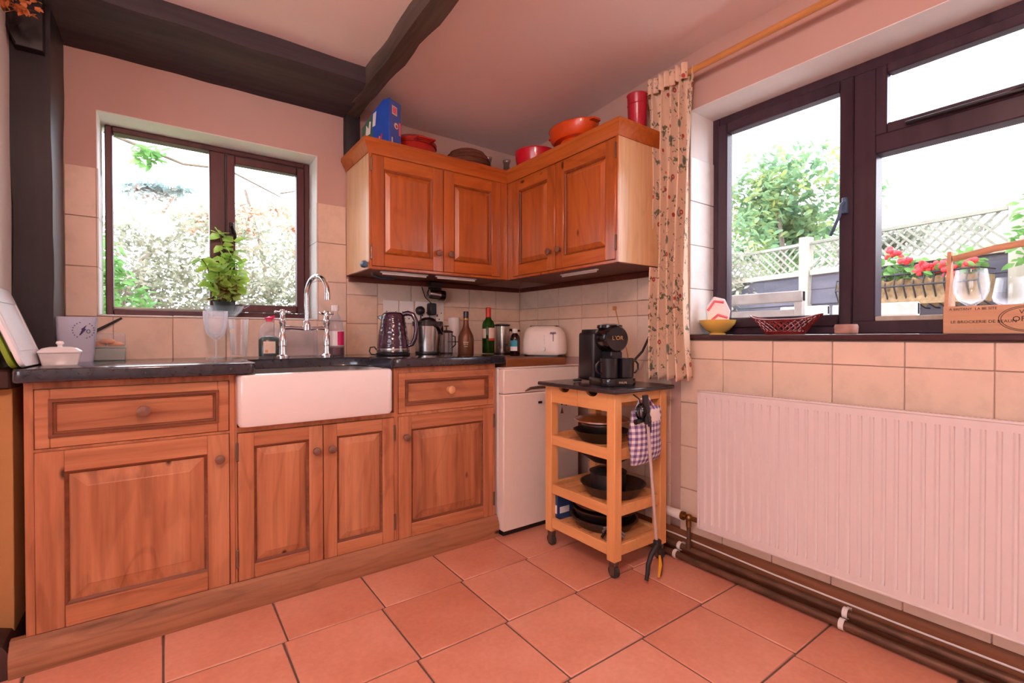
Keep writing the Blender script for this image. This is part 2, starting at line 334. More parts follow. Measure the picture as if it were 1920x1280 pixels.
def text_mesh(txt, size, mat, name, parent, M, depth=.0004):
    cu = bpy.data.curves.new('t', 'FONT'); cu.body = txt; cu.size = size; cu.extrude = depth; cu.resolution_u = 2
    cu.align_x = 'CENTER'; cu.align_y = 'CENTER'
    t = bpy.data.objects.new('t', cu); COL.objects.link(t); bpy.context.view_layer.update()
    me = bpy.data.meshes.new_from_object(t.evaluated_get(bpy.context.evaluated_depsgraph_get()))
    bpy.data.objects.remove(t); bpy.data.curves.remove(cu); me.transform(M); me.materials.clear(); me.materials.append(MATS[mat]); me.name = name
    o = bpy.data.objects.new(name, me); COL.objects.link(o); o.parent = parent; ROOT[o.name] = ROOT.get(parent.name, Vector()); return o
def face(o, u, v):
    """matrix whose local x, y go along u, v with origin o (for flat print)"""
    u, v = Vector(u).normalized(), Vector(v).normalized(); n = u.cross(v)
    return Matrix(((u.x, v.x, n.x, o[0]), (u.y, v.y, n.y, o[1]), (u.z, v.z, n.z, o[2]), (0, 0, 0, 1)))
def rough_box(mb, a, b_, sec, amp=.01, n=14, seed=0):
    """hewn beam from a to b_; sec=(w,h) across, axis frame kept to world axes"""
    a, b_ = Vector(a), Vector(b_); d = (b_ - a); t = d.normalized()
    up = Vector((0, 0, 1)) if abs(t.z) < .9 else Vector((0, 1, 0)); sd = t.cross(up).normalized(); up = sd.cross(t)
    loops = []
    for i in range(n + 1):
        p = a + d * i / n; lp = []
        for k, (u, v) in enumerate(((-1, -1), (-.86, -1), (.86, -1), (1, -.86), (1, .86), (.86, 1), (-.86, 1), (-1, .86), (-1, -.86))):
            q = p + sd * u * sec[0] / 2 + up * v * sec[1] / 2
            nn = noise.noise_vector(q * 5 + Vector((seed, 0, 0))) * amp
            lp.append(q + nn - t * nn.dot(t))
        loops.append(lp)
    L = mb.ring_strip(loops); mb.bm.faces.new(L[0][::-1]); mb.bm.faces.new(L[-1]); return mb

# ================================================================== STRUCTURE
BW, RW = 2.60, 1.95
XL, YB, CE = -2.4, -2.4, 2.25
# floor
fl = struct(MB().box(XL, RW + .3, YB, BW + .25, -.12, -.004).build('floor', 'floor_grout'), 'floor of square terracotta tiles with dark grout', 'floor')
px_, py_ = .333, .337
def floor_tile():
    me = {}
    def mk(w_, d_):
        k = (round(w_, 3), round(d_, 3))
        if k not in me: me[k] = MB().box(-w_ / 2, w_ / 2, -d_ / 2, d_ / 2, -.02, 0, .0025).mesh('floor_tile', 'terracotta')
        return me[k]
    return mk
mk = floor_tile()
def add_tile(me, loc, parent, name):
    o = bpy.data.objects.new(name, me); COL.objects.link(o); o.parent = parent; o.location = loc; return o
for j in range(-7, 4):
    y0 = 1.368 + py_ * j; y1 = y0 + py_
    if y1 < -2.0 or y0 > 2.0: continue
    for i in range(-8, 7):
        yc = (y0 + y1) / 2
        x0 = -.015 + px_ * i + .045 * (yc - 1.7); x1 = min(x0 + px_, 1.93)
        if x0 > 1.85: continue
        add_tile(mk(x1 - x0 - .006, py_ - .006), ((x0 + x1) / 2, yc, random.uniform(-.0008, .0006)), fl, 'floor_tile')
# ceiling (uneven old plaster)
def cz(x, y):
    z = 2.245
    z += .045 * max(0, min(1, (x - .9) / 1.0)) * max(0, min(1, (2.0 - y) / .8))
    z -= .04 * max(0, min(1, (x - .8) / .3)) * max(0, min(1, (y - 2.0) / .55))
    return z + .006 * noise.noise(Vector((x * 2, y * 2, 0)))
mbc = MB().grid(lambda u, v: (XL + (RW + .25 - XL) * u, YB + (BW + .2 - YB) * v, cz(XL + (RW + .25 - XL) * u, YB + (BW + .2 - YB) * v)), 70, 80)
mbc.box(XL, RW + .3, YB, BW + .25, 2.42, 2.5)
struct(mbc.build('ceiling', 'ceiling_paint'), 'uneven white plaster ceiling', 'ceiling')
# back wall with window opening
W1 = (-.22, .645, 1.085, 1.93)   # x0,x1,z0,z1
wb = MB()
wb.box(-.42, W1[0], BW, BW + .25, 0, 2.4).box(W1[1], RW + .3, BW, BW + .25, 0, 2.4).box(W1[0], W1[1], BW, BW + .25, 0, W1[2]).box(W1[0], W1[1], BW, BW + .25, W1[3], 2.4)
wall_b = struct(wb.build('wall_back', 'wall_paint', smooth=False), 'back wall with tiled splashback and small window', 'wall')
W2 = (-.22, 1.305, .985, 2.03)   # y0,y1,z0,z1
wr = MB()
wr.box(RW, RW + .3, W2[1], BW, 0, 2.4).box(RW, RW + .3, YB, W2[0], 0, 2.4).box(RW, RW + .3, W2[0], W2[1], 0, W2[2]).box(RW, RW + .3, W2[0], W2[1], W2[3], 2.4)
wall_r = struct(wr.build('wall_right', 'wall_paint', smooth=False), 'right wall with wide window above a radiator', 'wall')
wl = MB().box(XL, -.42, 2.0, BW + .25, 0, 2.4)
wall_l = struct(wl.build('wall_left', 'room_white', smooth=False), 'white wall beside the dark timber post', 'wall')
MB().box(-.43, -.379, 2.10, 2.325, .02, .84, .002).build('lower_panel', 'tan_paint', wall_l)
MB().box(-.43, -.375, 2.06, 2.31, .8405, .9, .006).build('dado_rail', 'dark_skirting', wall_l)
W3 = (-1.8, .4, .85, 2.08)   # y0,y1,z0,z1 of an unseen window added at the far left for daylight fill
struct(MB().box(XL - .1, XL, YB, W3[0], 0, 2.4).box(XL - .1, XL, W3[1], 2.0, 0, 2.4).box(XL - .1, XL, W3[0], W3[1], 0, W3[2]).box(XL - .1, XL, W3[0], W3[1], W3[3], 2.4).build('wall_far_left', 'room_white', smooth=False), 'white wall at the far left with an added fill window', 'wall')
struct(MB().box(XL - .1, RW + .3, YB - .1, YB, 0, 2.4).build('wall_rear', 'room_white', smooth=False), 'plain white wall behind the camera', 'wall')
struct(MB().prism([(-.43, 0), (-.372, 0), (-.372, .075), (-.385, .1), (-.43, .118)], 1.985, 2.33, 'y').build('baseboard_left', 'dark_skirting'), 'dark wooden skirting at the left wall', 'baseboard')
# wall tiles, each a piece
TM = {}
def wtile(parent, plane, u0, u1, v0, v1, pos, mat='tile_cream', sgn=-1, th=.007, name='wall_tile'):
    if u1 - u0 < .012 or v1 - v0 < .012: return
    k = (plane, round(u1 - u0, 3), round(v1 - v0, 3), mat); g = .0022
    if k not in TM:
        a, b_ = (u1 - u0) / 2 - g / 2, (v1 - v0) / 2 - g / 2; t = th / 2
        d = {'y': (-a, a, -t, t, -b_, b_), 'x': (-t, t, -a, a, -b_, b_), 'z': (-a, a, -b_, b_, -t, t)}[plane]
        TM[k] = MB().box(*d, .0018).mesh('wall_tile', mat)
    uc, vc = (u0 + u1) / 2, (v0 + v1) / 2; j = random.uniform(0, .0012)
    pos = pos + sgn * (th / 2 - .001 + j)
    add_tile(TM[k], {'y': (uc, pos, vc), 'x': (pos, uc, vc), 'z': (uc, vc, pos)}[plane], parent, name)
def tile_area(parent, plane, U, V, u_lo, u_hi, v_lo, v_hi, pos, holes=(), mat='tile_cream', sgn=-1):
    for a, b_ in zip(U, U[1:]):
        for c_, d in zip(V, V[1:]):
            r = [max(a, u_lo), min(b_, u_hi), max(c_, v_lo), min(d, v_hi)]
            if r[0] >= r[1] or r[2] >= r[3]: continue
            rs = [r]
            for h in holes:
                nx = []
                for q in rs:
                    if q[1] <= h[0] or q[0] >= h[1] or q[3] <= h[2] or q[2] >= h[3]: nx.append(q); continue
                    if q[0] < h[0]: nx.append([q[0], h[0], q[2], q[3]])
                    if q[1] > h[1]: nx.append([h[1], q[1], q[2], q[3]])
                    m0, m1 = max(q[0], h[0]), min(q[1], h[1])
                    if q[2] < h[2]: nx.append([m0, m1, q[2], h[2]])
                    if q[3] > h[3]: nx.append([m0, m1, h[3], q[3]])
                rs = nx
            for q in rs: wtile(parent, plane, *q, pos, mat, sgn)
rowsB = [.88, 1.082, 1.285, 1.487, 1.69]
tile_area(wall_b, 'y', [-.374 + .203 * i for i in range(8)], rowsB, -.318, .79, .88, 1.69, BW, [W1])
xs = [.79 + .0, .96, 1.16, 1.355, 1.55, 1.75, 1.945]
wtile(wall_b, 'y', .79, .96, .88, 1.07, BW, 'tile_relief'); wtile(wall_b, 'y', .79, .96, 1.07, 1.225, BW, 'tile_relief')
tile_area(wall_b, 'y', xs, [.88, .975, 1.10], .96, 1.945, .88, 1.10, BW)
tile_area(wall_b, 'y', xs, [1.10, 1.18], .96, 1.945, 1.10, 1.18, BW, (), 'tile_relief')
tile_area(wall_b, 'y', xs, [1.18, 1.31], .79, 1.945, 1.18, 1.31, BW, [(.79, .96, 1.1, 1.225)])
ysr = [2.6 - .2 * i for i in range(7)][::-1]
tile_area(wall_r, 'x', ysr, [.88, 1.105], 1.40, 2.594, .88, 1.105, RW)
tile_area(wall_r, 'x', ysr, [1.105, 1.182], 1.40, 2.594, 1.105, 1.182, RW, (), 'tile_relief')
tile_area(wall_r, 'x', ysr, [1.182, 1.31], 1.40, 2.594, 1.182, 1.31, RW)
rowsR = [.10, .30, .496, .697, .90, 1.10, 1.30, 1.50, 1.69]
ys2 = [-.32 + .2083 * i for i in range(9)]
tile_area(wall_r, 'x', ys2, rowsR, -.32, 1.40, .10, .984, RW); tile_area(wall_r, 'x', [1.305, 1.40], rowsR, 1.305, 1.40, .985, 1.69, RW)
tile_area(wall_r, 'x', ys2 + [1.55, 1.758, 1.966], rowsR, 1.40, 1.95, .10, .88, RW)
# reveals: white tiles up to the same line, painted plaster above
for y0, y1 in ((BW, BW + .09), (BW + .09, BW + .17)):
    pass
for z0, z1 in zip(rowsB[1:], rowsB[2:]):
    wtile(wall_b, 'x', BW - .004, BW + .165, max(z0, W1[2]), z1, W1[0], 'tile_white', 1); wtile(wall_b, 'x', BW - .004, BW + .165, max(z0, W1[2]), z1, W1[1], 'tile_white', -1)
for x0 in [-.214, -.17, .033, .236, .439]:
    x1 = {-.214: -.17, -.17: .033, .033: .236, .236: .439, .439: .639}[x0]
    wtile(wall_b, 'z', x0, x1, BW - .008, BW + .165, W1[2], 'tile_white', 1, name='sill_tile')
for z0, z1 in zip([1.008, 1.22, 1.42, 1.62], [1.22, 1.42, 1.62, 1.82]):
    wtile(wall_r, 'y', RW - .004, RW + .20, z0, z1, W2[1], 'tile_white', -1)
MB().box(W1[0], W1[1], BW + .001, BW + .25, W1[3] - .003, W1[3] + .002).box(W1[0] - .001, W1[0] + .003, BW + .001, BW + .25, 1.69, W1[3]).box(W1[1] - .003, W1[1] + .001, BW + .001, BW + .25, 1.69, W1[3]).build('reveal_plaster', 'reveal_white', wall_b)
MB().box(RW + .001, RW + .3, W2[0], W2[1], W2[3] - .003, W2[3] + .002).box(RW + .001, RW + .3, W2[1] - .003, W2[1] + .002, 1.82, W2[3]).build('reveal_plaster', 'reveal_white', wall_r)
# window 1 (back): fixed pane left, opening casement right
def frame_rect(mb, plane, u0, u1, v0, v1, wd, p0, p1, bev=.004):
    f = (lambda a, b_, c_, d: mb.box(a, b_, p0, p1, c_, d, bev)) if plane == 'y' else (lambda a, b_, c_, d: mb.box(p0, p1, a, b_, c_, d, bev))
    f(u0, u0 + wd, v0, v1); f(u1 - wd, u1, v0, v1); f(u0 + wd, u1 - wd, v0, v0 + wd); f(u0 + wd, u1 - wd, v1 - wd, v1); return mb
w1 = thing('window_1', 'small dark brown timber window in the back wall above the sink', 'window', ((W1[0] + W1[1]) / 2, BW + .19, W1[2])); w1['kind'] = 'structure'
f_ = frame_rect(MB(), 'y', -.205, .64, 1.095, 1.925, .026, 2.745, 2.81); f_.box(.183, .25, 2.745, 2.81, 1.12, 1.90, .004)
fr1 = f_.build('window_frame', 'frame_brown', w1, world=True)
MB().box(-.19, .19, 2.772, 2.776, 1.115, 1.905).build('pane', 'window_glass', w1, world=True)
MB().box(-.18, .185, 2.757, 2.77, 1.121, 1.132, .003).build('glazing_bead', 'fence_pale', w1, world=True)
sa = frame_rect(MB(), 'y', .252, .612, 1.123, 1.893, .038, 2.735, 2.785).build('casement_sash', 'frame_brown', w1, world=True)
sa['label'] = 'opening casement on the right'
MB().box(.285, .58, 2.756, 2.76, 1.155, 1.86).build('pane', 'window_glass', sa, world=True)
h = MB().box(.262, .284, 2.722, 2.736, 1.50, 1.56, .003).tube([(.273, 2.715, 1.535), (.276, 2.70, 1.53), (.285, 2.70, 1.50), (.288, 2.702, 1.46)], .007)
h.build('window_handle', 'black_gloss', sa, world=True)
# window 2 (right)
w2 = thing('window_2', 'wide dark brown timber window above the radiator', 'window', (RW + .2, .54, W2[2])); w2['kind'] = 'structure'
f_ = frame_rect(MB(), 'x', -.2, 1.318, 1.01, 2.035, .05, 2.13, 2.2); f_.box(2.13, 2.2, .652, .725, 1.055, 1.99, .004).box(2.13, 2.2, -.155, .655, 1.672, 1.742, .004)
f_.build('window_frame', 'frame_dark', w2, world=True)
sa = frame_rect(MB(), 'x', .722, 1.272, 1.04, 1.99, .046, 2.12, 2.17).build('casement_sash', 'frame_dark', w2, world=True); sa['label'] = 'left casement'
MB().box(2.143, 2.147, .76, 1.23, 1.08, 1.95).build('pane', 'window_glass', sa, world=True)
h = MB().box(2.1, 2.12, .735, .752, 1.47, 1.53, .003).tube([(2.10, .744, 1.51), (2.085, .748, 1.50), (2.082, .752, 1.46), (2.084, .775, 1.405), (2.088, .785, 1.39)], .006)
h.build('window_handle', 'blue_grey', sa, world=True)
sa = frame_rect(MB(), 'x', -.15, .655, 1.738, 1.99, .036, 2.125, 2.17).build('top_light_sash', 'frame_dark', w2, world=True)
MB().box(2.143, 2.147, -.12, .625, 1.77, 1.96).build('pane', 'window_glass', sa, world=True)
MB().box(2.1, 2.118, .22, .56, 1.742, 1.752, .002).tube([(2.105, .30, 1.752), (2.10, .24, 1.762), (2.10, .2, 1.80)], .004).build('window_stay', 'black_plastic', sa, world=True)
MB().box(2.158, 2.162, -.155, .655, 1.05, 1.68).build('pane', 'window_glass', w2, world=True)
MB().box(2.13, 2.157, -.15, .652, 1.056, 1.075, .003).build('glazing_bead', 'fence_pale', w2, world=True)
MB().box(RW - .022, RW + .235, -.23, 1.303, .986, 1.008, .005).build('window_sill', 'sill_brown', w2, world=True)
w3 = thing('fill_window', 'wide timber window added out of view in the far left wall for daylight fill', 'window', (XL - .05, (W3[0] + W3[1]) / 2, W3[2])); w3['kind'] = 'structure'  # invented opening, lets extra daylight into the room from out of view
f_ = frame_rect(MB(), 'x', *W3, .05, XL - .08, XL - .03); f_.box(XL - .08, XL - .03, -.68, -.62, W3[2] + .05, W3[3] - .05, .004)
f_.build('window_frame', 'frame_brown', w3, world=True)
for a, b_ in ((W3[0] + .045, -.675), (-.625, W3[1] - .045)): MB().box(XL - .057, XL - .053, a, b_, W3[2] + .045, W3[3] - .045).build('pane', 'window_glass', w3, world=True)
# timbers
mb = rough_box(MB(), (-.42, 2.405, 2.235), (.78, 2.405, 2.235), (.40, .15), .006, 26, 1)
struct(mb.build('trim_1', 'old_beam_x'), 'broad dark timber beam above the back window', 'beam')
mb = rough_box(MB(), (.80, -2.35, 2.235), (.80, 2.6, 2.235), (.082, .15), .016, 60, 4)
struct(mb.build('trim_2', 'old_beam_y'), 'hewn grey brown ceiling beam running towards the viewer', 'beam')
mb = rough_box(MB(), (-.37, 2.465, .86), (-.37, 2.465, 2.2), (.11, .27), .007, 16, 8); mb.prism([(-.46, 2.2), (-.43, 2.06), (-.40, 1.98), (-.33, 1.98), (-.33, 2.2)], 2.29, 2.42, 'y', .006)
struct(mb.build('trim_3', 'old_beam_z'), 'black timber post to the left of the back window', 'post')
struct(MB().box(-.425, -.32, 2.335, 2.6, 0, .86, .004).build('trim_4', 'lilac_boxing'), 'grey lilac boxing below the worktop at the left', 'boxing')
mb = rough_box(MB(), (.815, 2.585, 1.90), (.815, 2.585, 2.17), (.075, .06), .004, 6, 5)
struct(mb.build('trim_5', 'old_beam_z'), 'short dark timber stub under the beam end', 'post')
# skirting on the right wall
struct(MB().prism([(1.925, 0), (1.952, 0), (1.952, .11), (1.94, .105), (1.932, .09), (1.925, .085)], YB, 1.94, 'y').build('baseboard_right', 'skirting_wood'), 'worn brown wooden skirting under the radiator', 'baseboard')

# pendant lamp hanging over the viewer (the room's own light)
t = thing('pendant_lamp', 'round opal globe pendant lamp hanging above the viewer', 'lamp', (-.02, .08, 2.02))
MB().lathe([(0, .225), (.05, .225), (.05, .21), (.02, .2), (0, .2)], 24).build('ceiling_rose', 'white_metal', t)
MB().tube([(0, 0, .2), (0, 0, .12)], .004, 8).lathe([(0, .12), (.03, .12), (.035, .085), (0, .085)], 20).build('cord', 'white_metal', t)
g_ = MB().sphere((0, 0, 0), .085, 24, 16).build('globe', 'lamp_glow', t)
ld = bpy.data.lights.new('lamp_light', 'POINT'); ld.shadow_soft_size = .105; ld.use_soft_falloff = False; ld.energy = LAMP_W; ld.color = LAMP_COL
lo = bpy.data.objects.new('lamp_light', ld); COL.objects.link(lo); lo.parent = t
# ================================================================== BASE UNITS
FY = 2.0      # front plane of the face frame
def knob(parent, p, n, mat='knob_wood', r=.016, L=.03):
    """turned knob at p pointing along unit n"""
    d = Vector(n); M = Matrix.Translation(p) @ d.to_track_quat('Z', 'Y').to_matrix().to_4x4()
    mb = MB().lathe([(.0, -.002), (r * .75, -.002), (r * .5, L * .25), (r * .55, L * .45), (r, L * .7), (r * .98, L * .85), (r * .6, L), (0, L * 1.03)], 16, M=M)
    o = mb.build('knob', mat, parent, world=True); return o
def panel_door(parent, name, plane, pos, sg, u0, u1, z0, z1, mv, mh, fw=.058, raised=.045, th=.02, grain='v'):
    """framed door: frame (stiles, rails) with a fielded panel; pos = outer face, sg = outward sign"""
    def P(u, d, z): return (u, pos - sg * d, z) if plane == 'y' else (pos - sg * d, u, z)
    mb = MB()
    def slab(a, b_, c_, d):
        nonlocal mb
        q0, q1 = sorted((pos, pos - sg * th))
        mb.box(*((a, b_, q0, q1, c_, d) if plane == 'y' else (q0, q1, a, b_, c_, d)), .0022)
    def loop(i, d): a, b_, c_, e = u0 + fw + i, u1 - fw - i, z0 + fw + i, z1 - fw - i; return [P(a, d, c_), P(b_, d, c_), P(b_, d, e), P(a, d, e)]
    L = mb.ring_strip([loop(-.01, .018), loop(.0, .016), loop(.008, .0135), loop(raised, .004), loop(raised + .003, .0025)]); mb.bm.faces.new(L[-1]); door = mb.build(name, mv, parent, smooth=False, world=True)
    for a in (u0, u1 - fw):
        mb = MB(); slab(a, a + fw, z0, z1); mb.build('stile', mv, door, world=True)
    for c_ in (z0, z1 - fw):
        mb = MB(); slab(u0 + fw, u1 - fw, c_, c_ + fw); mb.build('rail', mh, door, world=True)
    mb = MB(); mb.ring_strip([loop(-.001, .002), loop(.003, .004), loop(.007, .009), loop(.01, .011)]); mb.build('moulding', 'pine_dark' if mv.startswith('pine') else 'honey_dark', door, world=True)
    return door
def drawer_front(parent, u0, u1, z0, z1, mat):
    mb = MB(); fw = .034
    for a, b_, c_, d in ((u0, u0 + fw, z0, z1), (u1 - fw, u1, z0, z1), (u0 + fw, u1 - fw, z0, z0 + fw), (u0 + fw, u1 - fw, z1 - fw, z1)): mb.box(a, b_, FY - .004, FY + .016, c_, d, .002)
    dr = mb.build('drawer', mat, parent, world=True)
    def loop(i, d): a, b_, c_, e = u0 + fw + i, u1 - fw - i, z0 + fw + i, z1 - fw - i; y = FY - .004 + d; return [(a, y, c_), (b_, y, c_), (b_, y, e), (a, y, e)]
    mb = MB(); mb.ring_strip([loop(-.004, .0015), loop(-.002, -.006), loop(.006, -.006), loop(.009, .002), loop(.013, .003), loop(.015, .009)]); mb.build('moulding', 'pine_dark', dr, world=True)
    mb = MB(); mb.box(u0 + fw + .01, u1 - fw - .01, FY + .004, FY + .012, z0 + fw + .01, z1 - fw - .01); mb.build('panel', mat, dr, world=True)
    return dr
def hinge(parent, p, plane='y', L=.06):
    mb = MB().cyl((p[0], p[1], p[2] - L / 2), (p[0], p[1], p[2] + L / 2), .0045, 8).sphere((p[0], p[1], p[2] - L / 2), .005, 8, 6).sphere((p[0], p[1], p[2] + L / 2), .005, 8, 6)
    return mb.build('hinge', 'hinge_metal', parent, world=True)
def carcass(name, label, x0, x1, top=.862):
    t = thing(name, label, 'cabinet', ((x0 + x1) / 2, 2.28, .0))
    MB().box(x0, x1, FY + .02, 2.565, .1045, top - .004 if top > .8 else top).build('body', 'pine_v', t, world=True)
    return t
PT = .1045
# left: drawer over a wide door
t = carcass('base_cabinet', 'pine base cabinet with one wide drawer and door left of the sink', -.338, .206)
mb = MB().box(-.338, -.317, FY, FY + .019, PT, .862, .001).box(.19, .206, FY, FY + .019, PT, .862, .001).box(-.317, .19, FY + .001, FY + .019, .842, .862).box(-.317, .19, FY + .001, FY + .019, .652, .66)
mb.build('face_frame', 'pine_v', t, world=True)
d = drawer_front(t, -.315, .188, .662, .841, 'pine_x'); knob(d, (-.055, FY + .0, .755), (0, -1, 0), r=.019, L=.034)
d = panel_door(t, 'door', 'y', FY - .006, -1, -.316, .188, .106, .651, 'pine_v', 'pine_x', .066, .05); knob(d, (.158, FY - .005, .565), (0, -1, 0))
# sink unit with two doors
t = carcass('sink_cabinet', 'pine sink cabinet with two narrow doors below the white sink', .2065, .8225, .655)
mb = MB().box(.2065, .214, FY, FY + .019, PT, .862, .001).box(.8125, .8225, FY, FY + .019, PT, .862, .001).box(.214, .8125, FY + .001, FY + .019, .649, .668)
mb.build('face_frame', 'pine_v', t, world=True)
d = panel_door(t, 'door', 'y', FY - .006, -1, .2155, .5125, .106, .647, 'pine_v', 'pine_x', .052, .034); knob(d, (.486, FY - .005, .548), (0, -1, 0)); hinge(d, (.213, FY - .006, .58)); hinge(d, (.213, FY - .006, .19))
d = panel_door(t, 'door', 'y', FY - .006, -1, .5155, .8105, .106, .647, 'pine_v', 'pine_x', .052, .034); knob(d, (.545, FY - .005, .548), (0, -1, 0)); hinge(d, (.813, FY - .006, .58)); hinge(d, (.813, FY - .006, .19))
# right: drawer over a door
t = carcass('base_cabinet', 'pine base cabinet with drawer and door between sink and white appliance', .823, 1.345)
mb = MB().box(.823, .831, FY, FY + .019, PT, .862, .001).box(1.333, 1.345, FY, FY + .019, PT, .862, .001).box(.831, 1.333, FY + .001, FY + .019, .84, .862).box(.831, 1.333, FY + .001, FY + .019, .648, .66)
mb.build('face_frame', 'pine_v', t, world=True)
d = drawer_front(t, .832, 1.332, .662, .839, 'pine_x'); knob(d, (1.085, FY, .752), (0, -1, 0), 'knob_pale', .019, .034)
d = panel_door(t, 'door', 'y', FY - .006, -1, .832, 1.332, .106, .647, 'pine_v', 'pine_x', .06, .045); knob(d, (.863, FY - .005, .556), (0, -1, 0)); hinge(d, (1.334, FY - .006, .58)); hinge(d, (1.334, FY - .006, .19))
# plinth
prof = [(1.978, 0), (2.02, 0), (2.02, .104), (1.998, .104), (1.994, .095), (1.987, .09), (1.985, .082), (1.979, .076), (1.977, .066), (1.974, .06)]
tag(MB().prism([(p, q) for p, q in prof], -.372, 1.352, 'x').build('plinth', 'plinth_wood'), 'scuffed wooden plinth running under the pine base cabinets', 'plinth')
# worktop (one continuous slab stepping back behind the sink)
WT = .905
def arc(cx, cy, r, a0, a1, n=6): return [(cx + r * math.cos(R(a0 + (a1 - a0) * i / n)), cy + r * math.sin(R(a0 + (a1 - a0) * i / n))) for i in range(n + 1)]
poly = [(-.30, 2.595), (-.30, 2.32), (-.355, 2.32), (-.355, 1.975)] + arc(-.335, 1.965, .02, 180, 270, 3) + arc(.245, 1.97, .025, -90, 0) + [(.27, 2.2)] + arc(.30, 2.215, .03, 180, 90, 4) + [(.62, 2.245)] + arc(.62, 2.085, .16, 90, 20, 6) + [(.80, 2.0)] + arc(.84, 2.0, .038, 180, 270, 4) + arc(1.372, 1.985, .022, -90, 0, 4) + [(1.394, 2.595)]
tag(MB().prism(poly, WT - .04, WT, 'z', .007, 3).build('worktop', 'slate_top'), 'black slate worktop stepping back behind the white sink', 'worktop')
tag(MB().box(1.3955, 1.80, 1.972, 2.592, .846, .887, .004).build('wooden_worktop', 'walnut_top'), 'brown wooden worktop piece over the white appliance', 'worktop')
# belfast sink
t = thing('butler_sink', 'white fireclay butler sink set between pine cabinets', 'sink', (.5, 2.15, .67))
def rr(x0, x1, y0, y1, r, n=5): return arc(x1 - r, y1 - r, r, 0, 90, n) + arc(x0 + r, y1 - r, r, 90, 180, n) + arc(x0 + r, y0 + r, r, 180, 270, n) + arc(x1 - r, y0 + r, r, 270, 360, n)
mb = MB(); lv = []
O = lambda i, z: [(x, y, z) for x, y in rr(.212 + i, .79 - i, 1.948 + i, 2.40 - i, .022)]
N = lambda i, z: [(x, y, z) for x, y in rr(.24 + i, .762 - i, 1.974 + i, 2.37 - i, .035)]
L = mb.ring_strip([O(.02, .669), O(.006, .674), O(0, .686), O(0, .852), O(.004, .861), O(.01, .8635), N(0, .8635), N(.004, .858), N(.006, .72), N(.04, .70)])
mb.bm.faces.new(L[0][::-1]); mb.bm.faces.new(L[-1]); mb.build('basin', 'fireclay', t, world=True)
MB().lathe([(0, .7015), (.03, .7015), (.035, .7), (.036, .699)], 20, (.5, 2.2, 0)).build('drain', 'steel', t, world=True)
# bridge tap
t = thing('bridge_tap', 'chrome bridge tap with cross heads behind the sink', 'tap', (.545, 2.40, WT))
for x in (.441, .635):
    MB().lathe([(0, 0), (.028, 0), (.028, .006), (.016, .014), (.0135, .05), (.016, .052), (.016, .1), (.013, .104), (.013, .15), (.016, .155), (.0155, .175), (.011, .18), (.009, .2), (0, .2)], 18, (x, 2.40, WT)).build('pillar', 'chrome', t, world=True)
    mb = MB().lathe([(0, .196), (.013, .196), (.013, .212), (.009, .218), (0, .22)], 14, (x, 2.40, WT))
    for a in range(4):
        ux, uy = math.cos(R(45 * 0 + 90 * a + 20)), math.sin(R(90 * a + 20))
        mb.tube([(x, 2.40, WT + .205), (x + ux * .02, 2.40 + uy * .02, WT + .205), (x + ux * .031, 2.40 + uy * .031, WT + .206)], [.005, .0045, .006], 8).sphere((x + ux * .033, 2.40 + uy * .033, WT + .206), .007, 10, 6)
    mb.build('cross_handle', 'chrome', t, world=True)
MB().tube([(.441, 2.40, WT + .136), (.48, 2.40, WT + .136), (.545, 2.40, WT + .132), (.60, 2.40, WT + .136), (.635, 2.40, WT + .136)], [.011, .0085, .01, .0085, .011], 12).build('bridge', 'chrome', t, world=True)
pts = [(.545, 2.40, WT + .13), (.545, 2.40, WT + .17), (.546, 2.40, WT + .29)]
dx, dy = .058, -.135
for i in range(1, 11):
    a = math.pi * i / 10; u = (1 - math.cos(a)) / 2; pts.append((.546 + dx * u, 2.40 + dy * u, WT + .29 + .085 * math.sin(a)))
pts.append((.546 + dx, 2.40 + dy, WT + .262))
MB().lathe([(0, .125), (.018, .125), (.018, .15), (.014, .165), (.011, .17), (0, .17)], 16, (.545, 2.40, WT)).tube(pts, [.0105] * (len(pts) - 2) + [.0115, .0115], 14).build('spout', 'chrome', t, world=True)
# white appliance
t = thing('dishwasher', 'white freestanding appliance under the wooden worktop', 'appliance', (1.61, 2.2, 0))
MB().box(1.358, 1.865, 1.995, 2.56, .03, .843, .004).build('body', 'white_enamel', t, world=True)
MB().box(1.356, 1.866, 1.942, 1.993, .715, .838, .005).build('control_panel', 'white_enamel', t, world=True)
dd = MB().box(1.356, 1.866, 1.942, 1.993, .03, .711, .005).build('door', 'white_enamel', t, world=True)
MB().box(1.355, 1.867, 1.94, 2.0, .8395, .846, .002).build('top_trim', 'white_enamel', t, world=True)
MB().tube([(1.49, 1.94, .722), (1.52, 1.936, .735), (1.58, 1.934, .738), (1.64, 1.936, .735), (1.67, 1.94, .722)], [.003, .007, .008, .007, .003], 8).build('handle', 'hinge_metal', dd, world=True)
MB().box(1.575, 1.60, 1.936, 1.943, .652, .664, .002).build('latch', 'black_plastic', dd, world=True)
MB().box(1.37, 1.86, 1.965, 2.5, .001, .03).build('kick_strip', 'black_matt', t, world=True)
mb = MB()
for i, (a, b_) in enumerate(((1.70, .67), (1.74, .67), (1.70, .635), (1.74, .635), (1.772, .63))): mb.lathe([(0, 0), (.006, 0), (.006, .0012), (0, .0012)], 10, M=Matrix.Translation((a, 1.942, b_)) @ Matrix.Rotation(R(90), 4, 'X'))
mb.prism([(1.69, .585), (1.712, .585), (1.701, .62)], 1.9408, 1.942, 'y').prism([(1.73, .585), (1.752, .585), (1.741, .62)], 1.9408, 1.942, 'y')
mb.build('control_print', 'knob_wood', dd, world=True)['kind'] = 'stuff'

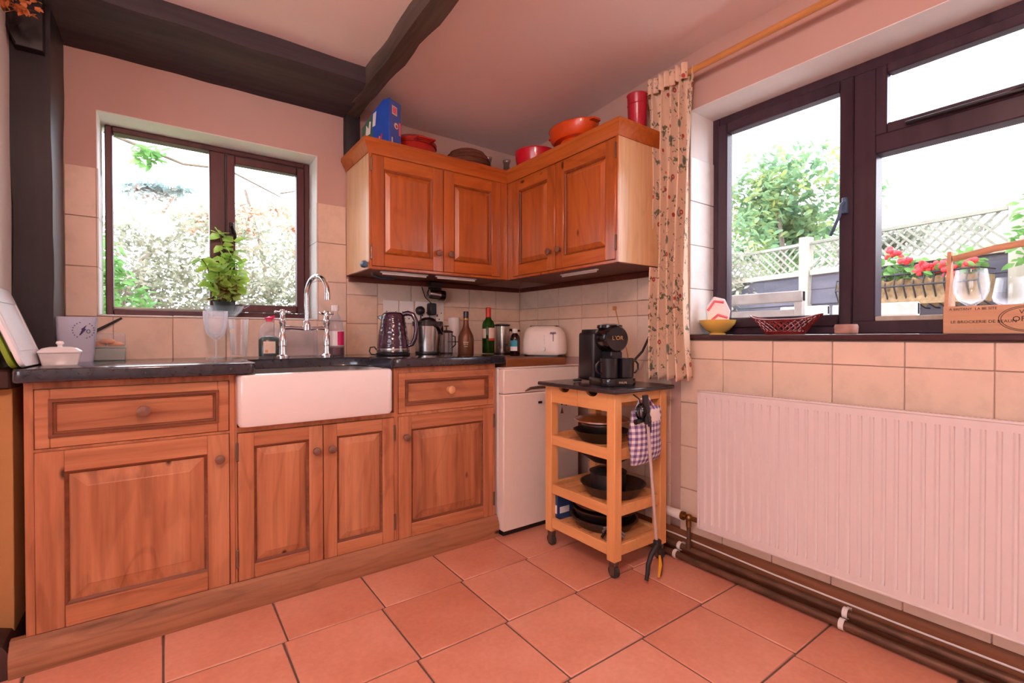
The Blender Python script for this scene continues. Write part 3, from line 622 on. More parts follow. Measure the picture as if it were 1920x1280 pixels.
# ================================================================== WALL CABINETS
Z0, Z1 = 1.325, 1.885
cab = 'honey'
t = thing('wall_cabinet', 'orange pine wall cabinet on the back wall beside the window', 'cabinet', (1.2, 2.42, Z0))
MB().box(.803, 1.60, 2.27, 2.593, Z0, Z1, .002).build('body', 'honey_v', t, world=True); MB().box(.79, .8025, 2.2515, 2.593, Z0, Z1, .001).build('side_panel', 'honey_skylit', t, world=True); MB().box(.792, 1.60, 2.256, 2.592, Z0 - .004, Z0 - .0005).build('underside', 'batten_wood', t, world=True)
MB().box(.791, .803, 2.245, 2.2512, Z0, Z1).box(1.548, 1.598, 2.25, 2.2695, Z0, Z1).box(.803, 1.548, 2.252, 2.2695, Z0, Z0 + .012).box(.803, 1.548, 2.252, 2.2695, 1.868, Z1).build('face_frame', 'honey_v', t, world=True)
for u0, u1, kx, hx in ((.804, 1.184, 1.152, .801), (1.188, 1.546, 1.222, None)):
    d = panel_door(t, 'door', 'y', 2.243, -1, u0, u1, Z0 + .013, 1.866, 'honey_v', 'honey_x', .06, .028); knob(d, (kx, 2.244, 1.43), (0, -1, 0), r=.017)
    if hx: hinge(d, (hx, 2.243, 1.40)); hinge(d, (hx, 2.243, 1.82))
def cornice(parent, path, name='cornice', mat='honey_x'):
    """path: list of (x,y, nx,ny) outline points with mitre normals; profile sweeps outwards as it rises"""
    mb = MB(); pr = [(0, 1.872), (.004, 1.872), (.006, 1.885), (.016, 1.90), (.022, 1.915), (.027, 1.92), (.027, 1.938), (-.03, 1.938)]
    rows = [[mb.bm.verts.new((x + nx * o, y + ny * o, z)) for o, z in pr] for x, y, nx, ny in path]
    for a, b_ in zip(rows, rows[1:]):
        for i in range(len(pr) - 1): mb.bm.faces.new((a[i], b_[i], b_[i + 1], a[i + 1]))
    return mb.build(name, mat, parent, world=True)
cornice(t, [(.789, 2.59, -1, 0), (.789, 2.249, -1, -1), (1.60, 2.249, 0, -1)])
MB().box(.80, 1.925, 2.572, 2.592, 1.293, Z0 - .0045, .002).build('wall_rail', 'batten_wood', t, world=True)
t = thing('wall_cabinet', 'orange pine wall cabinet on the right wall beside the curtain', 'cabinet', (1.78, 1.9, Z0))
MB().box(1.62, 1.943, 1.433, 2.248, Z0, Z1, .002).build('body', 'honey_v', t, world=True); MB().box(1.6015, 1.943, 1.42, 1.4325, Z0, Z1, .001).build('side_panel', 'honey_skylit', t, world=True); MB().box(1.606, 1.942, 1.422, 2.248, Z0 - .004, Z0 - .0005).build('underside', 'batten_wood', t, world=True)
MB().box(1.595, 1.6012, 1.421, 1.431, Z0, Z1).box(1.60, 1.6195, 2.20, 2.249, Z0, Z1).box(1.602, 1.6195, 1.431, 2.2, Z0, Z0 + .012).box(1.602, 1.6195, 1.431, 2.2, 1.868, Z1).build('face_frame', 'honey_v', t, world=True)
for u0, u1, ky, hy in ((1.432, 1.829, 1.862 - .07, 1.43), (1.833, 2.198, 1.866, None)):
    d = panel_door(t, 'door', 'x', 1.593, -1, u0, u1, Z0 + .013, 1.866, 'honey_v', 'honey_y', .06, .028); knob(d, (1.594, ky, 1.43), (-1, 0, 0), r=.017)
    if hy: hinge(d, (1.593, hy, 1.41)); hinge(d, (1.593, hy, 1.81))
cornice(t, [(1.599, 2.249, -1, 0), (1.599, 1.419, -1, -1), (1.94, 1.419, 0, -1)], mat='honey_y')
MB().box(1.926, 1.942, 1.43, 2.57, 1.293, Z0 - .0045, .002).build('wall_rail', 'batten_wood', t, world=True)
# under-cabinet strip lights (switched off)
for nm, a, b_ in (('left end', (.86, 2.285), (1.115, 2.285)), ('right end', (1.16, 2.285), (1.41, 2.285)), ('wall', (1.66, 1.60), (1.66, 1.86))):
    lab = {'left end': 'slim white strip light under the back cabinet, nearer the window', 'right end': 'slim white strip light under the back cabinet, nearer the corner', 'wall': 'slim white strip light under the cabinet on the right wall'}[nm]
    t = thing('strip_light', lab, 'light', ((a[0] + b_[0]) / 2, (a[1] + b_[1]) / 2, 1.30), group='strip lights under the wall cabinets')
    mb = MB(); ex = .008
    if a[1] == b_[1]: mb.box(a[0], b_[0], a[1] - .009, a[1] + .009, 1.313, 1.3208, .003)
    else: mb.box(a[0] - .009, a[0] + .009, a[1], b_[1], 1.313, 1.3208, .003)
    mb.build('housing', 'white_plastic', t, world=True)
    MB().tube([(a[0] + (.01 if a[1] == b_[1] else 0), a[1] + (.01 if a[0] == b_[0] else 0), 1.309), (b_[0] - (.01 if a[1] == b_[1] else 0), b_[1] - (.01 if a[0] == b_[0] else 0), 1.309)], .004, 8).build('tube', 'white_metal', t, world=True)
# cable, plug and can opener under the cabinet
tag(MB().tube([(.80, 2.30, 1.345), (.83, 2.31, 1.335), (.86, 2.4, 1.315), (.92, 2.45, 1.309), (1.0, 2.45, 1.31)], .006, 8).lathe([(0, 0), (.016, 0), (.018, .02), (.012, .034), (0, .036)], 12, M=Matrix.Translation((.775, 2.285, 1.345)) @ Matrix.Rotation(R(90), 4, 'X')).build('power_lead', 'blue_grey'), 'dark lead with a round blue grey end at the cabinet corner', 'cable')
t = thing('can_opener', 'wall mounted can opener below the back cabinet', 'can opener', (1.285, 2.575, 1.24))
MB().box(1.255, 1.325, 2.53, 2.574, 1.268, 1.318, .006).box(1.24, 1.32, 2.50, 2.55, 1.29, 1.315, .005).build('bracket', 'black_matt', t, world=True)
MB().cyl((1.245, 2.545, 1.25), (1.325, 2.545, 1.243), .027, 20).build('drum', 'steel', t, world=True)
MB().tube([(1.30, 2.51, 1.275), (1.235, 2.508, 1.278), (1.222, 2.508, 1.25), (1.238, 2.508, 1.222), (1.315, 2.51, 1.218)], .004, 8).cyl((1.318, 2.545, 1.243), (1.345, 2.545, 1.24), .031, 20).build('crank', 'black_gloss', t, world=True)

# ================================================================== SOCKETS AND PLUGS
t0 = None
for i, x in enumerate((.99, 1.083, 1.18, 1.276)):
    lab = ['leftmost white socket plate in the row, behind the purple kettle', 'second white socket plate from the left, above the purple kettle', 'third white socket plate from the left, holding the round black plug', 'rightmost white socket plate in the row beside the black adapter'][i]
    t = thing('socket', lab, 'socket', (x + .045, 2.5925, 1.14), group='socket plates in a row on the splashback')
    MB().box(x, x + .09, 2.583, 2.592, 1.075, 1.205, .003).build('plate', 'white_plastic', t, world=True)
    mb = MB()
    for u in (.018, .072): mb.cyl((x + u, 2.5835, 1.14), (x + u, 2.582, 1.14), .0035, 8)
    mb.box(x + .041, x + .049, 2.582, 2.5835, 1.118, 1.132).box(x + .028, x + .036, 2.582, 2.5835, 1.10, 1.106).box(x + .054, x + .062, 2.582, 2.5835, 1.10, 1.106)
    mb.build('pin_holes', 'black_plastic', t, world=True)['kind'] = 'stuff'
tag(MB().lathe([(0, 0), (.026, 0), (.026, .02), (.02, .03), (.01, .036), (0, .036)], 20, M=Matrix.Translation((1.205, 2.58, 1.15)) @ Matrix.Rotation(R(90), 4, 'X')).tube([(1.205, 2.56, 1.13), (1.2, 2.555, 1.09), (1.195, 2.56, 1.0), (1.17, 2.54, .93)], .004, 6).build('plug', 'black_plastic'), 'round black plug in the socket row', 'plug')
tag(MB().box(1.25, 1.292, 2.53, 2.581, 1.125, 1.195, .006).tube([(1.27, 2.555, 1.194), (1.24, 2.577, 1.23), (1.22, 2.58, 1.29)], .003, 6).build('power_adapter', 'black_plastic'), 'square black power adapter with a lead rising to the cabinet', 'adapter')
# ================================================================== THINGS ON THE WORKTOP
def rect_print(name, mat, parent, o, u, v, w_, h, th=.0006):
    return MB().box(-w_ / 2, w_ / 2, -h / 2, h / 2, 0, th, M=face(o, u, v)).build(name, mat, parent)
# chopping boards leaning on the left wall
def board(name, label, mat, loc, lean, w_, h, rz, th=.012):
    t = thing(name, label, 'chopping board', loc, rz)
    pl = rr(-w_ / 2, w_ / 2, 0, h, .03, 4)
    M = Matrix.Rotation(R(lean), 4, 'Y')
    mb = MB().prism([(p, q) for p, q in pl], -th / 2, th / 2, 'x', .002, 1, M=M); mb.build('board', mat, t)
    g = [(-w_ / 2 + .03, .05), (w_ / 2 - .03, .05), (w_ / 2 - .03, h - .05), (-w_ / 2 + .03, h - .05)]
    MB().tube([M @ Vector((th / 2, p, q)) for p, q in g], .0022, 6, True).build('groove', 'board_white', t)
    return t
board('chopping_board', 'white plastic chopping board leaning beside the butter dish', 'board_white', (-.337, 2.13, WT + .004), -19, .30, .255, 0)
board('chopping_board', 'green plastic chopping board behind the white one at the far left', 'board_green', (-.358, 2.12, WT + .002), -18.5, .27, .16, 0)
# butter dish
t = thing('butter_dish', 'small white china butter dish with knobbed lid', 'butter dish', (-.283, 2.20, WT), 8)
mb = MB(); LP = lambda w_, d, r, z: [(x, y, z) for x, y in rr(-w_ / 2, w_ / 2, -d / 2, d / 2, r, 3)]
L = mb.ring_strip([LP(.088, .062, .006, 0), LP(.09, .064, .006, .003), LP(.104, .076, .008, .036), LP(.108, .08, .008, .04), LP(.1, .072, .008, .041)]); mb.bm.faces.new(L[0][::-1]); mb.bm.faces.new(L[-1]); mb.build('dish', 'white_china', t)
mb = MB(); L = mb.ring_strip([LP(.112, .084, .01, .0415), LP(.112, .084, .01, .046), LP(.09, .064, .012, .056), LP(.05, .032, .01, .061)]); mb.bm.faces.new(L[0][::-1]); mb.bm.faces.new(L[-1])
ld_ = mb.build('lid', 'white_china', t); MB().lathe([(0, .06), (.007, .06), (.006, .066), (.011, .072), (.009, .079), (0, .081)], 14).build('knob', 'white_china', ld_)
# clear tub with printed badge on green box stack
t = thing('food_box', 'pale green plastic box with orange biscuits, under the window', 'box', (-.21, 2.49, WT), 2)
mb = MB().box(-.085, .085, -.05, .05, 0, .05, .004); mb.build('base', 'box_plastic', t)
MB().box(-.088, .088, -.053, .053, .05, .056, .002).build('rim', 'box_plastic', t)
MB().box(-.085, .085, -.05, .05, .0565, .108, .004).build('cover', 'clear_plastic', t)
mb = MB()
for i in range(5): mb.lathe([(0, 0), (.024, 0), (.026, .006), (.02, .014), (0, .016)], 14, (-.05 + .026 * i, random.uniform(-.015, .01), .058 + (i % 2) * .012))
mb.build('biscuits', 'food_orange', t)
t = thing('plastic_tub', 'translucent tapered tub with a round purple badge', 'tub', (-.262, 2.395, WT + .0), 0)
mb = MB(); L = mb.ring_strip([LP(.092, .05, .012, 0), LP(.094, .052, .012, .004), LP(.118, .066, .014, .165), LP(.121, .069, .014, .168), LP(.113, .061, .012, .166), LP(.09, .047, .012, .006)]); mb.bm.faces.new(L[0][::-1]); mb.bm.faces.new(L[-1]); mb.build('tub', 'tub_plastic', t)
M = Matrix.Translation((.022, -.0325, .118)) @ Matrix.Rotation(R(90), 4, 'X') @ Matrix.Rotation(R(0), 4, 'X')
mb = MB()
for k in range(20):
    if k in (4, 5, 14, 15): continue
    a = 2 * math.pi * k / 20; mb.box(-.002, .002, -.0016, .0016, -.0004, .0004, M=M @ Matrix.Translation((.03 * math.cos(a), .03 * math.sin(a), 0)) @ Matrix.Rotation(a, 4, 'Z'))
mb.build('badge_ring', 'print_grey', t)
MB().prism([(-.012, -.018), (-.004, .002), (-.007, .004), (.01, .02), (.004, .006), (.008, .004), (-.008, -.018)], -.0004, .0004, 'z', M=M).build('badge_figure', 'print_purple', t)
MB().tube([M @ Vector((.014 + .005 * math.cos(a * .8), -.004 + .007 * math.sin(a * .8), 0)) for a in range(8)], .0012, 6, True).build('badge_letter', 'print_grey', t)
tag(MB().tube([(-.225, 2.575, 1.022), (-.175, 2.583, 1.055), (-.142, 2.586, 1.078)], [.006, .005, .004], 8).build('honing_rod', 'black_matt'), 'thin dark rod leaning against the tiles below the window corner', 'rod')
# glasses and plant by the window
t = thing('goblet', 'tall frosted ribbed glass goblet on the worktop', 'glass', (.182, 2.44, WT))
MB().lathe([(.036, 0), (.036, .003), (.006, .008), (.0045, .03), (.0045, .075), (.012, .085), (.034, .105), (.042, .13), (.045, .165), (.046, .205), (.043, .205), (.042, .165), (.039, .132), (.03, .108), (0, .092)], 32).build('bowl', 'frosted_glass', t)
mb = MB()
for k in range(36): a = 2 * math.pi * k / 36; mb.tube([(.0462 * math.cos(a), .0462 * math.sin(a), .172), (.0468 * math.cos(a), .0468 * math.sin(a), .202)], .0014, 4)
mb.build('ribs', 'frosted_glass', t)
t = thing('pint_glass', 'straight clear glass with small printed label between goblet and soap', 'glass', (.268, 2.43, WT))
MB().lathe([(0, 0), (.029, 0), (.03, .004), (.037, .14), (.039, .172), (.0365, .172), (.0345, .14), (.028, .016), (0, .014)], 28).build('tumbler', 'drinking_glass', t)
mb = MB()
for k in range(8):
    a0, a1 = R(-160 + 5 * k), R(-155 + 5 * k); r_ = .0372
    mb.bm.faces.new([mb.bm.verts.new((r_ * math.cos(a), r_ * math.sin(a), z)) for a, z in ((a0, .112), (a1, .112), (a1, .126), (a0, .126))])
mb.build('label_print', 'label_cream', t)
# plant
t = thing('potted_basil', 'bushy basil plant in a small dark pot at the window', 'plant', (.235, 2.672, 1.087))
MB().lathe([(.03, .002), (.05, .01), (.075, .036), (.082, .058), (.079, .058), (.07, .038), (.045, .014), (0, .012)], 28).tube([(.08, 0, .055), (.1, -.005, .065), (.108, -.005, .085)], [.008, .006, .004], 8).build('glass_dish', 'drinking_glass', t)
MB().lathe([(0, .015), (.034, .015), (.045, .075), (.047, .078), (.042, .078), (.04, .068), (0, .068)], 20).build('pot', 'pot_dark', t)
stems = MB(); leaves = MB(); dry = MB()
def leaf(mb, p, d, L, wd, up=Vector((0, 0, 1))):
    d = Vector(d).normalized(); up = up + Vector((math.sin(p[0] * 977 + p[2] * 613) * .9, -abs(math.cos(p[0] * 711 + p[2] * 391)) * 1.1, 0)); s_ = d.cross(up); s_ = s_.normalized() if s_.length > .01 else Vector((1, 0, 0)); n_ = s_.cross(d)
    p = Vector(p); q = [p, p + d * L * .35 + s_ * wd / 2 + n_ * L * .04, p + d * L * .75 + s_ * wd * .35 - n_ * L * .02, p + d * L - n_ * L * .14, p + d * L * .75 - s_ * wd * .35 - n_ * L * .02, p + d * L * .35 - s_ * wd / 2 + n_ * L * .04, p + d * L * .4 - n_ * L * .04]
    v = [mb.bm.verts.new(x) for x in q]
    for i in range(6):
        a, b_ = i, (i + 1) % 6
        mb.bm.faces.new((v[a], v[b_], v[6]))
rs = random.Random(5)
for (tx, ty, tz, lv) in ((-.012, -.01, .40, 1), (.04, .0, .375, 1), (-.085, -.02, .275, 1), (.02, -.03, .30, 1), (.06, .01, .27, 1), (-.03, -.01, .24, 1), (.07, -.02, .2, 0), (-.02, -.04, .19, 0), (.05, -.04, .16, 0), (0, .03, .25, 0)):
    b0 = Vector((tx * .25, ty * .4, .068)); e = Vector((tx, ty, tz))
    P_ = [b0.lerp(e, i / 6) + Vector((math.sin(i * 2 + tx * 90) * .006, math.cos(i * 2) * .006, 0)) for i in range(7)]
    stems.tube(P_, .0022, 5)
    for i in range(2, 7):
        for k in range(6 if i == 6 else 4):
            a = i * 1.2 + k * math.pi / (2 if i == 6 else 1.5) + rs.uniform(-.4, .4); el = rs.uniform(-.7, .5)
            tgt = leaves if (P_[i].z > .17 or rs.random() < .6) else dry
            leaf(tgt, P_[i], (math.cos(a), math.sin(a) * .8, el), rs.uniform(.046, .066) * (1 if lv else .75), rs.uniform(.034, .046))
for i in range(60):
    a = rs.uniform(0, 6.28); r_ = rs.uniform(.01, .055); leaf(dry if rs.random() < .5 else leaves, (r_ * math.cos(a), r_ * math.sin(a), rs.uniform(.08, .15)), (math.cos(a), math.sin(a), rs.uniform(-.4, .6)), .022, .013)
stems.build('stem', 'stem_brown', t); leaves.build('foliage', 'leaf_basil', t); dry.build('dry_foliage', 'leaf_dry', t)
# washing-up liquid
t = thing('soap_bottle', 'clear washing up liquid bottle, half full of dark green soap, pink cap', 'bottle', (.397, 2.47, WT))
def oval(prof, sy=.55, n=24): return MB().lathe(prof, n, sy=sy)
oval([(0, 0), (.043, 0), (.046, .006), (.046, .095), (.042, .13), (.03, .15), (.014, .16), (.012, .17), (0, .17)]).build('bottle', 'clear_plastic', t)
oval([(0, .002), (.044, .004), (.0445, .008), (.0445, .082), (.03, .094), (0, .1)]).build('liquid', 'soap_green', t)
MB().lathe([(0, .165), (.014, .165), (.014, .176), (.02, .178), (.02, .184), (.006, .186), (0, .19)], 16).tube([(0, 0, .184), (.015, 0, .186), (.024, 0, .19)], .005, 6).build('cap', 'lid_pink', t)
rect_print('label', 'label_cream', t, (-.004, -.0262, .045), (1, .0, 0), (0, 0, 1), .05, .055); rect_print('label_seal', 'food_orange', t, (-.016, -.0270, .028), (1, 0, 0), (0, 0, 1), .012, .012)
# clear tub behind the tap
tag(MB().box(.458, .612, 2.455, 2.56, WT + .001, WT + .125, .005).build('sponge_tub', 'clear_plastic'), 'clear plastic tub behind the bridge tap', 'tub')
# pink bottle
t = thing('cleaner_bottle', 'clear spray bottle with pink and white label and dark red liquid', 'bottle', (.69, 2.45, WT))
MB().lathe([(0, 0), (.04, 0), (.043, .006), (.043, .13), (.036, .165), (.02, .2), (.014, .21), (.014, .226), (0, .226)], 24).build('bottle', 'clear_plastic', t)
MB().lathe([(0, .002), (.0415, .004), (.0415, .042), (0, .044)], 24).build('liquid', 'pink_liquid', t)
MB().lathe([(.0437, .05), (.0437, .122)], 28).build('label', 'label_white', t)
mb = MB()
for k in range(6):
    a0, a1 = R(-92 + 9 * k), R(-83 + 9 * k); mb.bm.faces.new([mb.bm.verts.new((.0441 * math.cos(a), .0441 * math.sin(a), z)) for a, z in ((a0, .052), (a1, .052), (a1, .12), (a0, .12))])
mb.build('label_band', 'label_pink', t)
MB().lathe([(0, .222), (.017, .222), (.017, .25), (0, .252)], 16).build('cap', 'white_plastic', t)
# kettle
t = thing('kettle', 'glossy dark purple dimpled electric kettle', 'kettle', (.935, 2.31, WT), -36)
MB().lathe([(0, 0), (.082, 0), (.085, .004), (.085, .012), (.075, .016), (0, .016)], 36).build('power_base', 'black_plastic', t)
MB().lathe([(.079, .017), (.081, .02), (.08, .036), (.078, .037)], 40).build('steel_ring', 'steel', t)
mb = MB(); nn = 48; zz = [.037 + .155 * i / 30 for i in range(31)]
def kr(i, k, z):
    r_ = .079 - .022 * ((z - .037) / .155) ** 1.4
    d = abs(math.sin(k * math.pi * 12 / nn * 1 + (z - .037) * 60)) * abs(math.sin((z - .037) * 150)); return r_ - .0022 * d
rings = [[mb.bm.verts.new((kr(i, k, z) * math.cos(2 * math.pi * k / nn), kr(i, k, z) * math.sin(2 * math.pi * k / nn), z)) for k in range(nn)] for i, z in enumerate(zz)]
for a, b_ in zip(rings, rings[1:]):
    for k in range(nn): mb.bm.faces.new((a[k], a[(k + 1) % nn], b_[(k + 1) % nn], b_[k]))
body = mb.build('body', 'purple_enamel', t)
MB().lathe([(.0575, .192), (.055, .205), (.045, .214), (.02, .218), (0, .219)], 36).build('lid', 'purple_enamel', t)
MB().tube([(.05, 0, .208), (.075, 0, .213), (.1, 0, .205), (.115, 0, .175), (.118, 0, .13), (.11, 0, .085), (.095, 0, .055), (.078, 0, .05)], [.012, .013, .012, .011, .011, .011, .01, .009], 10).build('handle', 'purple_enamel', t)
MB().prism([(-.055, .17), (-.078, .196), (-.05, .202)], -.014, .014, 'y', .003, 1).build('spout', 'purple_enamel', t)
MB().tube([(-.07, -.03, .004), (-.105, -.02, .006), (-.12, .0, .02), (-.118, .01, .04), (-.1, .02, .042), (-.085, .025, .02)], .0035, 6).build('lead', 'black_plastic', t)
# steel bucket shaped blender jug
t = thing('ice_bucket', 'tapered stainless steel ice bucket with dark handle and clutter', 'bucket', (1.15, 2.36, WT))
MB().lathe([(0, 0), (.062, 0), (.066, .004), (.066, .014), (.0655, .016)], 32).build('base_band', 'black_plastic', t)
MB().lathe([(.064, .0165), (.068, .06), (.078, .17), (.08, .172), (.076, .172), (.063, .03), (0, .028)], 36).build('bucket', 'steel', t)
MB().lathe([(.079, .15), (.081, .152), (.082, .174), (.079, .176)], 36).build('collar', 'smoke_plastic', t)
MB().sphere((.0, .0, .175), .045, 16, 10, (1.1, 1, .55)).tube([(-.07, -.02, .16), (-.03, -.065, .165), (.02, -.078, .145), (.05, -.07, .11), (.065, -.045, .12), (.075, -.02, .16)], .007, 8).build('bail_handle', 'black_gloss', t)
# cafetiere
t = thing('cafetiere', 'small glass cafetiere with dark plunger behind the steel bucket', 'cafetiere', (1.29, 2.41, WT))
MB().lathe([(.034, .002), (.034, .115), (.032, .115), (.032, .004), (0, .003)], 24).build('beaker', 'clear_plastic', t)
MB().lathe([(.02, .116), (.037, .116), (.038, .124), (.02, .13), (.003, .132), (.003, .15), (.014, .151), (.014, .156), (0, .157)], 20).build('plunger', 'black_plastic', t)
mb = MB().lathe([(.036, 0), (.036, .005), (.034, .006)], 24)
for a in (0, 90, 180, 270): mb.tube([(.0355 * math.cos(R(a + 40)), .0355 * math.sin(R(a + 40)), 0), (.0355 * math.cos(R(a + 40)), .0355 * math.sin(R(a + 40)), .115)], .002, 5)
mb.tube([(.035, 0, .1), (.056, 0, .095), (.058, 0, .05), (.036, 0, .03)], .004, 6).build('frame', 'black_plastic', t)
# white canister with a small light
t = thing('white_canister', 'plain white cylinder against the tiles behind the brown bottle', 'canister', (1.405, 2.53, WT))
MB().lathe([(0, 0), (.034, 0), (.036, .004), (.036, .2), (.033, .208), (0, .21)], 28).build('body', 'white_plastic', t)
MB().lathe([(.0362, .06), (.0368, .064), (.0362, .068)], 28).build('seam', 'grey_plastic', t)
# brown liqueur bottle
t = thing('liqueur_bottle', 'brown liqueur bottle with black neck and gold band', 'bottle', (1.335, 2.27, WT))
MB().lathe([(0, 0), (.041, 0), (.043, .004), (.043, .082), (.04, .1), (.028, .125), (.018, .145), (.0145, .165), (.013, .19), (0, .19)], 28).build('bottle', 'bottle_brown', t)
MB().lathe([(.0138, .184), (.015, .186), (.015, .193), (.0138, .195)], 20).build('gold_band', 'bottle_gold', t)
MB().lathe([(0, .19), (.0145, .194), (.0145, .228), (.013, .232), (0, .232)], 20).build('cap', 'black_plastic', t)
Mc = Matrix.Rotation(R(-30.5), 4, 'Z')
for z, s_ in ((.062, .03), (.053, .024), (.04, .018)):
    o = MB().box(-s_ / 2, s_ / 2, -.0445, -.0425, z, z + .0035, M=Mc).build('label_print', 'print_pale', t)
# wine bottle
t = thing('wine_bottle', 'green wine bottle with red foil and cream label, half full', 'bottle', (1.52, 2.33, WT))
MB().lathe([(0, 0), (.034, 0), (.036, .004), (.036, .16), (.032, .178), (.018, .195), (.0145, .21), (.0145, .225), (0, .225)], 28).build('bottle', 'bottle_green', t)
MB().lathe([(0, .002), (.0345, .003), (.0345, .08), (0, .081)], 28).build('wine', 'wine_dark', t)
MB().lathe([(.0148, .205), (.0155, .208), (.0155, .26), (.013, .263), (0, .263)], 20).build('foil', 'red_foil', t)
def wrap(name, mat, parent, r_, a0, a1, z0, z1):
    mb = MB(); N_ = 8
    for k in range(N_):
        p, q = R(a0 + (a1 - a0) * k / N_), R(a0 + (a1 - a0) * (k + 1) / N_)
        mb.bm.faces.new([mb.bm.verts.new((r_ * math.cos(a), r_ * math.sin(a), z)) for a, z in ((p, z0), (q, z0), (q, z1), (p, z1))])
    return mb.build(name, mat, parent)
wrap('label', 'label_cream', t, .0364, -120, -40, .085, .145); wrap('label_band', 'red_foil', t, .0366, -120, -40, .072, .0845)
wrap('back_label', 'label_cream', t, .0364, 150, 215, .085, .14)
# steel milk frother / canister
t = thing('steel_jug', 'brushed steel jug with dark lid in the corner', 'jug', (1.70, 2.45, .888))
MB().lathe([(0, .012), (.05, .012), (.051, .016), (.047, .12), (.047, .175), (.044, .178), (0, .178)], 30).build('body', 'steel', t)
MB().lathe([(0, 0), (.053, 0), (.053, .012), (0, .012)], 30).build('base', 'black_plastic', t)
MB().lathe([(0, .178), (.051, .178), (.051, .186), (.03, .19), (0, .19)], 30).build('lid', 'black_plastic', t)
MB().tube([(.044, -.01, .155), (.075, -.016, .15), (.085, -.02, .145), (.08, -.02, .07), (.05, -.012, .05)], .008, 8).box(.06, .12, -.03, -.008, .142, .155, .003).build('handle', 'black_plastic', t)
MB().box(-.011, .011, -.0515, -.0485, .05, .07, M=Matrix.Rotation(R(-5), 4, 'Z')).build('badge', 'print_dark', t)
# medicine bottle
t = thing('medicine_bottle', 'dark brown medicine bottle with teal and white label', 'bottle', (1.645, 2.24, .888))
MB().lathe([(0, 0), (.027, 0), (.029, .004), (.029, .1), (.024, .118), (.014, .13), (.013, .136), (0, .136)], 24).build('bottle', 'medicine_dark', t)
MB().lathe([(0, .132), (.0155, .132), (.0155, .154), (.014, .157), (0, .157)], 20).build('cap', 'white_plastic', t)
wrap('label_teal', 'label_teal', t, .0294, -190, -100, .055, .09); wrap('label_white', 'label_white', t, .0294, -190, -100, .03, .0548)
# toaster
t = thing('toaster', 'cream two slice toaster with rounded ends', 'toaster', (1.785, 2.14, .888), -52)
mb = MB(); pr = []
def tp(i, z): return [(x, y, z) for x, y in rr(-.125 + i, .125 - i, -.075 + i * .6, .075 - i * .6, .05 - i * .3, 6)]
L = mb.ring_strip([tp(.012, .008), tp(.004, .014), tp(0, .03), tp(.003, .09), tp(.012, .135), tp(.026, .16), tp(.05, .172)]); mb.bm.faces.new(L[0][::-1]); mb.bm.faces.new(L[-1])
mb.build('shell', 'white_enamel', t)
MB().box(-.08, .08, .012, .034, .169, .1745, .002).box(-.08, .08, -.034, -.012, .169, .1745, .002).build('slots', 'black_matt', t)
MB().prism([(x, y) for x, y in rr(-.115, .115, -.066, .066, .04, 4)], 0, .008).build('base', 'black_plastic', t)
MB().box(.062, .066, -.0765, -.072, .085, .135).box(.048, .08, -.083, -.073, .128, .137, .002).build('lever', 'grey_plastic', t)
mb = MB()
for z in (.075, .095, .115): mb.cyl((.012, -.0755, z), (.012, -.079, z), .006, 12)
mb.build('buttons', 'white_plastic', t); MB().cyl((.008, -.0755, .042), (.008, -.088, .042), .013, 20).build('dial', 'white_plastic', t)
# ================================================================== ON TOP OF THE WALL CABINETS
TZ = Z1
t = thing("detergent_box", "blue carton with colourful print on top of the back cabinet", "box", (.905, 2.355, TZ), -62)
MB().prism([(-.10, 0), (.075, 0), (.075, .285), (.035, .285), (-.02, .24), (-.10, .17)], -.045, .045, 'y', .002, 1).build('carton', 'box_blue', t)
def on_end(name, mat, u, z, w_, h): return MB().box(.0752, .0762, u - w_ / 2, u + w_ / 2, z - h / 2, z + h / 2).build(name, mat, t)
on_end('end_panel', 'box_side', 0, .142, .084, .278); 
MB().box(.0760, .0768, -.025, .012, .215, .258).build('barcode', 'label_cream', t); MB().box(.0766, .0772, -.020, .007, .221, .252).build('barcode_lines', 'print_pink', t)
MB().cyl((.0758, .006, .165), (.077, .006, .165), .015, 20).build('sun_print', 'label_cream', t); MB().cyl((.0762, .008, .163), (.0774, .008, .163), .008, 16).build('sun_centre', 'red_foil', t)
MB().box(.0758, .0768, .026, .040, .125, .19).build('side_flash', 'print_pink', t)
MB().box(.0758, .0768, -.028, -.02, .07, .10).box(.0758, .0768, -.04, .04, .006, .018).build('small_print', 'label_cream', t)
MB().prism([(-.098, .10), (-.03, .10), (-.03, .225), (-.098, .168)], -.0462, -.0452, 'y').build('green_flash', 'box_green', t)
MB().prism([(-.075, .12), (-.045, .13), (-.04, .19), (-.05, .19), (-.055, .155), (-.07, .175)], -.047, -.046, 'y').prism([(-.03, .16), (-.012, .165), (-.005, .235), (-.025, .225)], -.047, -.046, 'y').build('leaf_print', 'label_white', t)
mb = MB()
for i in range(5): mb.prism([(-.07 + i * .02, .03), (-.062 + i * .02, .03), (-.045 + i * .02, .085 + i * .008), (-.053 + i * .02, .085 + i * .008)], -.0472, -.0462, 'y')
mb.build('swirl_print', 'print_red', t)
mb = MB()
for i in range(4): mb.prism([(-.062 + i * .02, .028), (-.058 + i * .02, .028), (-.04 + i * .02, .082 + i * .008), (-.044 + i * .02, .082 + i * .008)], -.0474, -.0464, 'y')
mb.build('swirl_light', 'label_white', t)
def lidded(name, label, cat, loc, prof, mat, n=32, sx=1, sy=1, rz=0, parts=()):
    t = thing(name, label, cat, loc, rz); MB().lathe(prof, n, sx=sx, sy=sy).build('body', mat, t); return t
t = lidded('casserole', 'red round cast iron casserole beside the blue carton', 'casserole', (1.10, 2.42, TZ), [(0, 0), (.1, 0), (.115, .02), (.118, .11), (.115, .125), (.122, .128), (.122, .136)], 'red_enamel')
